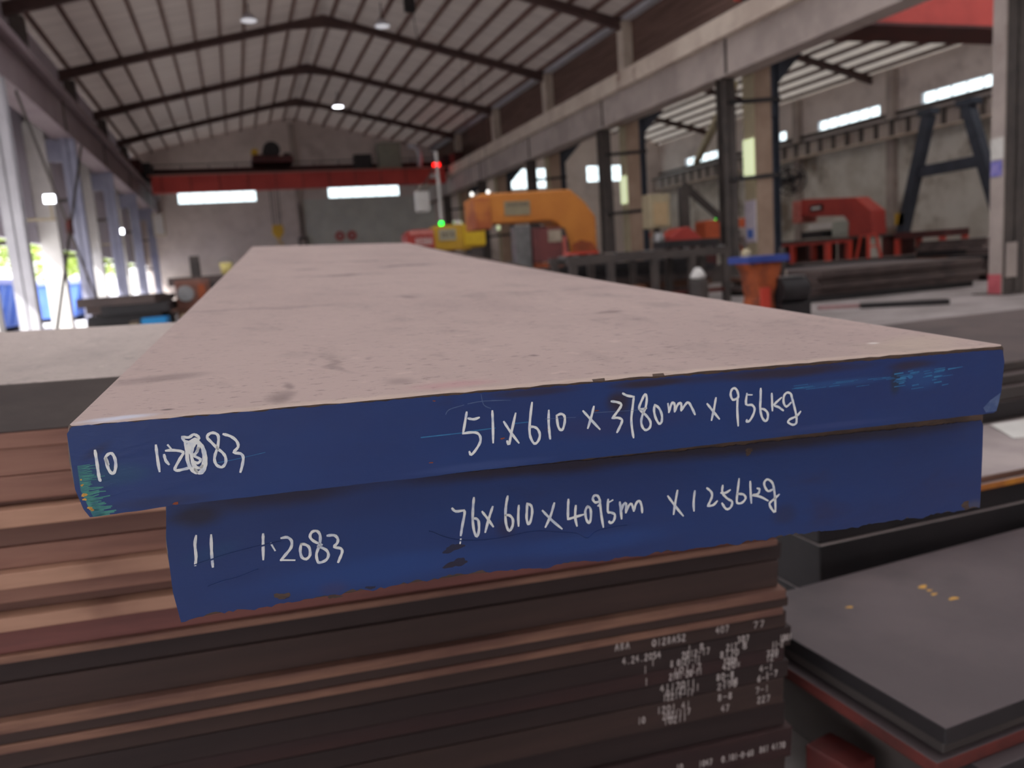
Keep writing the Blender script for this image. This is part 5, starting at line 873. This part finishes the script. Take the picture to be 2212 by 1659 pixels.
plate('wooden_block', m_bark, 'dark wooden block under the cream bottle', 6.98, 7.30, 9.15, 9.45, 0, 0.42, 0, None, 'block')
plate('steel_sheet', mat('sheet_warm', (146, 138, 132), (128, 120, 116), scale=2), 'wide pale flat sheet on the floor left of the small machine', 4.6, 6.1, 9.3, 11.6, 0, 0.26, 0.05, None, 'steel sheet')
# ---------------------------------------------------------------- overhead crane of the main bay
YC = 38.5
t = thing('overhead_crane', 'red overhead travelling crane across the far end of the main bay', 'crane', (3.6, YC, 5.06))
g = MB().box(-3.0, 10.2, YC, YC + 0.5, 5.08, 5.78).build('front_girder', m_red, t)
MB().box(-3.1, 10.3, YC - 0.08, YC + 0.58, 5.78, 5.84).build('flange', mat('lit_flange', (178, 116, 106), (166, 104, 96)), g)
for i in range(11): MB().box(-2.6 + i * 1.2, -2.57 + i * 1.2, YC - 0.04, YC, 5.1, 5.78).build('rib', m_darkred, g)
MB().box(-3.1, 10.3, YC + 1.6, YC + 2.1, 5.6, 6.3).build('rear_girder', m_darkred, t)
MB().box(-3.1, 10.3, YC + 0.6, YC + 1.5, 5.95, 6.0).build('walkway', m_black, t)
rl = MB()
for z in (6.3, 6.55): rl.bar((-3.0, YC + 2.15, z), (10.2, YC + 2.15, z), 0.04, 0.04)
for i in range(12): rl.bar((-3 + i * 1.2, YC + 2.15, 6.0), (-3 + i * 1.2, YC + 2.15, 6.55), 0.04, 0.04)
rl.build('handrail', m_black, t)
for x in (-3.47, 10.65): MB().box(x - 0.22, x + 0.22 , YC - 0.9, YC + 3.0, 5.95, 6.4).build('end_carriage', m_darkred, t)
for x in (-3.2, 10.35): MB().box(x - 0.25, x + 0.25, YC, YC + 2.1, 5.6, 6.38).build('end_box', m_black, t)
tr = MB().box(1.3, 3.1, YC + 0.05, YC + 2.0, 6.3, 6.55).build('trolley', m_darkred, t)
MB().tube([(2.2, YC + 0.3, 6.85), (2.2, YC + 1.8, 6.85)], 0.38, 20).build('rope_drum', m_black, tr)
MB().tube([(1.45, YC + 0.2, 6.75), (1.45, YC + 0.8, 6.75)], 0.16, 14).build('motor', m_yellow, tr)
MB().box(1.35, 1.75, YC + 0.1, YC + 0.9, 6.5, 6.62).build('bracket', m_darkred, tr); MB().box(2.7, 3.0, YC + 0.2, YC + 1.7, 6.5, 6.7).build('gearbox', m_black, tr)
MB().box(7.0, 8.1, YC + 0.1, YC + 0.7, 5.85, 7.05).build('electrical_cabinet', mat('grey_green_cabinet', (136, 134, 120), (124, 122, 110)), t, bevel=0.03)
MB().box(5.9, 6.7, YC + 0.2, YC + 0.8, 5.85, 6.55).build('resistor_box', m_black, t)
MB().tube([(8.5, YC + 0.3, 6.9), (8.9, YC + 0.3, 6.85), (9.05, YC + 0.3, 6.5), (9.0, YC + 0.3, 5.9)], 0.12, 10).build('cable_duct', m_light_steel, t, smooth=True)
rp = MB()
for dx in (-0.22, -0.1, 0.1, 0.22): rp.tube([(2.15 + dx, YC + 1.05, 6.4), (2.12 + dx * 0.8, YC + 1.05, 3.5)], 0.02, 6)
rp.build('hoist_rope', m_dark_steel, t)
hb = MB().prism([(1.85, 3.2), (1.9, 3.55), (2.35, 3.55), (2.4, 3.2), (2.25, 2.95), (2.0, 2.95)], 'y', YC + 0.9, YC + 1.2).build('hook_block', m_yellow, t, bevel=0.03)
MB().tube([(2.12, YC + 1.05, 2.96), (2.12, YC + 1.05, 2.8), (2.28, YC + 1.05, 2.65), (2.15, YC + 1.05, 2.5), (2.0, YC + 1.05, 2.6)], 0.05, 8).build('hook', m_yellow, hb, smooth=True)
MB().tube([(9.75, YC - 0.02, 5.84), (9.75, YC - 0.02, 6.0)], 0.17, 14).build('warning_lamp', emit('red_lamp', (255, 20, 16), 4), t)
MB().box(9.4, 9.7, YC - 0.1, YC - 0.01, 5.3, 5.5).build('limit_switch', m_white, t)
# crane of the side bay: wide red box girder seen from below
t = thing('overhead_crane', 'red box-girder crane high in the side bay, cut by the right-edge column', 'crane', (18, 14.6, 5.3))
MB().box(12.8, 25.2, 14.1, 14.13, 5.4, 6.35).build('front_web', m_red, t); MB().box(12.8, 25.2, 15.1, 15.13, 5.4, 6.35).build('rear_web', m_red, t)
MB().box(12.75, 25.25, 14.02, 15.2, 5.34, 5.4).build('bottom_flange', m_darkred, t); MB().box(12.2, 25.7, 14.02, 15.2, 6.35, 6.4).build('top_flange', m_red, t)
MB().box(25.3, 25.7, 13.6, 14.95, 5.565, 6.34).build('end_carriage', m_black, t)
MB().box(12.22, 12.7, 13.6, 15.7, 5.555, 6.34).build('end_carriage', m_black, t)
t = thing('crane_carriage', 'red crane end carriage on the rail of the right runway, at the top edge', 'crane carriage', (10.65, 14.5, 5.95))
MB().box(10.5, 10.8, 13.9, 15.1, 6.05, 6.4).build('frame', m_stool, t, bevel=0.02)
for y in (14.15, 14.85): MB().tube([(10.58, y, 6.05), (10.72, y, 6.05)], 0.1, 14).build('wheel', m_black, t)
# things on the end wall
for i, x in enumerate((5.72, 6.38)):
    t = thing('wall_sign', 'round red sign on the end wall, %s of the pair' % ['left one', 'right one'][i], 'sign', (x, YE - 0.05, 3.16), 'round red signs on the end wall')
    MB().tube([(x, YE - 0.06, 3.16), (x, YE - 0.035, 3.16)], 0.26, 24).build('disc', m_red, t)
    MB().tube([(x, YE - 0.07, 3.16), (x, YE - 0.061, 3.16)], 0.12, 20).build('centre', mat('pale_pink', (206, 170, 168), (196, 160, 160)), t)
t = thing('electrical_panel', 'dark switch panel on the end-wall pilaster near the yellow hook', 'panel', (4.0, YE - 0.2, 2.9))
MB().box(3.45, 3.95, YE - 0.3, YE - 0.141, 2.6, 3.2).build('box', m_dark_steel, t); MB().box(3.55, 3.85, YE - 0.31, YE - 0.301, 2.75, 3.05).build('door', m_concrete, t)
MB().box(3.66, 3.74, YE - 0.22, YE - 0.141, 3.2, 5.0).build('conduit', m_dark_steel, t)
t = thing('electrical_panel', 'cream electrical box on the farthest left column', 'panel', (-3.2, 39.8, 3.6))
MB().box(-3.25, -2.75, 39.75, 40.0, 3.35, 4.35).build('box', m_cream, t, bevel=0.03); MB().box(-3.2, -2.8, 39.73, 39.748, 3.4, 4.3).build('door', m_white, t)
# lamps under the roof
for i, (x, y, lab) in enumerate(((5.16, 37.2, 'bright white high-bay lamp, farthest from the camera'), (1.2, 25.2, 'dim high-bay lamp over the left of the ridge'), (5.1, 25.4, 'dim high-bay lamp over the right of the ridge'))):
    zt = roof_z(x) + 0.012; t = thing('high_bay_lamp', lab, 'lamp', (x, y, zt), 'high-bay lamps under the roof')
    MB().tube([(x, y, zt), (x, y, 8.62)], 0.02, 6).build('hanger', m_black, t)
    MB().lathe((x, y, 8.4), [(0.23, 0), (0.24, 0.01), (0.14, 0.14), (0.06, 0.2), (0.0, 0.22)], 20).build('shade', m_light_steel, t)
    MB().lathe((x, y, 8.385), [(0.0, 0), (0.22, 0.002), (0.22, 0.014), (0, 0.014)], 20).build('lamp_disc', emit('lamp_white' if i == 0 else 'lamp_dim', (248, 248, 255), 6 if i == 0 else 0.35), t)
t = thing('hanging_cable_box', 'black box hanging on a cable below the roof, at the top edge', 'hanging box', (5.55, 23.5, 8.3))
MB().box(5.4, 5.7, 23.4, 23.6, 8.25, 8.6).build('box', m_black, t); MB().tube([(5.55, 23.5, 8.6), (5.55, 23.5, 9.02)], 0.02, 6).build('cable', m_black, t)
MB().tube([(5.62, 23.5, 8.25), (5.7, 23.5, 7.6), (5.66, 23.5, 7.2)], 0.012, 6).build('loose_cable', m_black, t)
for i, (x, y, z) in enumerate(((8.6, 29.0, 3.6), (9.3, 29.2, 3.68))):
    t = thing('bulb_lamp', 'small round white bulb above the orange saw, %s of two' % ['left one', 'right one'][i], 'lamp', (x, y, z), 'white bulbs above the orange saw')
    MB().lathe((x, y, z - 0.07), [(0.0, 0), (0.06, 0.02), (0.07, 0.07), (0.05, 0.12), (0.03, 0.15), (0, 0.15)], 12).build('globe', emit('bulb_white', (240, 236, 230), 2.0), t, smooth=True)
    MB().tube([(x, y, z + 0.08), (x, y, roof_z(x) + 0.15)], 0.008, 5).build('cable', m_black, t)
# ---------------------------------------------------------------- left side
pile('the dark left pile beside the bright blue crate', -1.95, -1.02, 12.3, 14.2, 7, 0.90, m_black, 'plates of the dark left pile', 11, [m_black, m_pile_dark])
pile('the low left pile carrying the bright blue crate', -1.75, -0.62, 10.2, 11.6, 5, 0.47, m_pile_dark, 'plates of the crate pile', 12, [m_black, m_pile_dark])
pile('the rusty left pile below the end wall', -1.15, -0.05, 17.2, 20.0, 7, 1.16, m_plate_rust, 'plates of the rusty left pile', 13)
pile('the far left pile by the second column', -2.9, -1.6, 17.4, 22.0, 6, 0.84, m_plate_grey, 'plates of the far left pile', 14, [m_pile_dark, m_plate_dark])
t = thing('plastic_crate', 'bright blue plastic crate on the low left pile', 'crate', (-1.0, 10.7, 0.47))
MB().box(-1.14, -0.84, 10.5, 10.9, 0.466, 0.475).build('bottom', m_blue_crate, t)
for a in ((-1.14, -1.13, 10.5, 10.9), (-0.85, -0.84, 10.5, 10.9), (-1.14, -0.84, 10.5, 10.51), (-1.14, -0.84, 10.89, 10.9)): MB().box(*a, 0.475, 0.615).build('side', m_blue_crate, t)
o = thing('brown_cardboard_block', 'small brown block beside the blue crate', 'block', (-1.24, 10.7, 0.47))
MB().box(-1.27, -1.16, 10.55, 10.8, 0.466, 0.59).build('body', m_bark, o, bevel=0.006); MB().box(-1.265, -1.165, 10.545, 10.549, 0.5, 0.56).build('strap', m_cream, o)
t = thing('gearbox_machine', 'rust-brown machine housing with a silver disc, left of the pale plate', 'machine', (-0.78, 13.2, 0))
MB().box(-0.88, -0.36, 12.95, 13.7, 0.0, 0.62).build('base', m_plate_rust, t)
MB().box(-0.88, -0.40, 13.0, 13.6, 0.62, 1.06).build('housing', mat('machine_brown', (132, 88, 72), (112, 72, 60), scale=3), t, bevel=0.02)
MB().tube([(-0.74, 12.97, 0.86), (-0.74, 13.0, 0.86)], 0.12, 20).build('disc', m_grey_metal, t)
MB().box(-0.56, -0.46, 12.96, 12.999, 0.75, 0.98).build('cover', m_rust_orange, t)
MB().tube([(-0.79, 12.95, 0.5), (-0.79, 12.8, 0.5)], 0.06, 12).build('shaft', m_cream, t)
o = MB().box(-0.92, -0.72, 19.0, 19.3, 1.16, 1.62).build('post_stub', m_dark_steel, bevel=0.01); tag(o, 'short dark grey stub standing on the rusty left pile', 'stub')
t = thing('yellow_bucket', 'small pale yellow bucket on the rusty pile beside the long plate', 'bucket', (-0.12, 17.5, 1.16))
MB().lathe((-0.16, 17.6, 1.158), [(0.0, 0), (0.10, 0.005), (0.13, 0.24), (0.125, 0.24), (0.1, 0.02), (0, 0.02)], 16).build('pail', mat('pale_yellow', (220, 206, 130), (208, 194, 120)), t, smooth=True)
MB().tube([(-0.16 + 0.125 * math.cos(a), 17.6, 1.39 + 0.09 * math.sin(a)) for a in [math.pi * k / 10 for k in range(11)]], 0.008, 6).build('handle', m_grey_metal, t)
# yard outside the open left side
for i, (x, y, L, lab) in enumerate(((-7.4, 24.5, 5.0, 'blue lidded steel skip in the yard, nearer one'), (-6.9, 34.5, 6.0, 'blue lidded steel skip in the yard, farther one'))):
    t = thing('steel_skip', lab, 'skip', (x, y, 0), 'blue skips in the yard')
    MB().prism([(x - 1.1, 0.15), (x + 0.9, 0.15), (x + 1.2, 1.40), (x - 1.4, 1.40)], 'y', y, y + L).build('body', m_blue_tarp, t)
    MB().box(x - 1.45, x + 1.25, y - 0.05, y + L + 0.05, 1.40, 1.55).build('rim', mat('rim_lilac', (150, 160, 210), (140, 150, 200)), t)
    for k in range(6): MB().bar((x + 0.93, y + 0.3 + k * (L - 0.6) / 5, 0.2), (x + 1.22, y + 0.3 + k * (L - 0.6) / 5, 1.40), 0.1, 0.08).build('rib', m_blue_tarp, t)
    for yy in (y + 0.6, y + L - 0.6): MB().box(x - 1.0, x + 0.8, yy - 0.1, yy + 0.1, -0.02, 0.15).build('skid', m_dark_steel, t)
for i, (x, y, s) in enumerate(((-11.0, 40.0, 1.3), (-10.0, 52.0, 1.5), (-9.0, 64.0, 1.7), (-13.0, 80.0, 2.2))):
    t = thing('leafy_tree', 'yellow-green tree beyond the yard, %s from the camera' % NTH[i], 'tree', (x, y, 0), 'trees beyond the yard')
    MB().tube([(x, y, -0.02), (x + 0.1, y, 1.2 * s), (x, y + 0.1, 2.2 * s)], [0.14 * s, 0.1 * s, 0.05 * s], 8).build('trunk', m_bark, t)
    rd = random.Random(i); mb = MB()
    for k in range(1400):
        while True:
            p = Vector((rd.uniform(-1, 1), rd.uniform(-1, 1), rd.uniform(-1, 1)))
            if 0.25 < p.length < 1: break
        p = Vector((x, y, 2.4 * s)) + Vector((p.x * 1.6 * s, p.y * 1.6 * s, p.z * 1.3 * s)); a = rd.uniform(0, 6.28); u = Vector((math.cos(a), math.sin(a), rd.uniform(-0.6, 0.6))) * 0.13 * s; v = Vector((-math.sin(a), math.cos(a), rd.uniform(-0.6, 0.6))) * 0.07 * s
        mb.add([p - u, p - v, p + u, p + v], [(0, 1, 2, 3)])
    mb.build('foliage', m_leaf, t)
struct(MB().box(-30.2, -30.0, -20, 110, -0.02, 2.6).build('wall_yard_boundary', m_white))
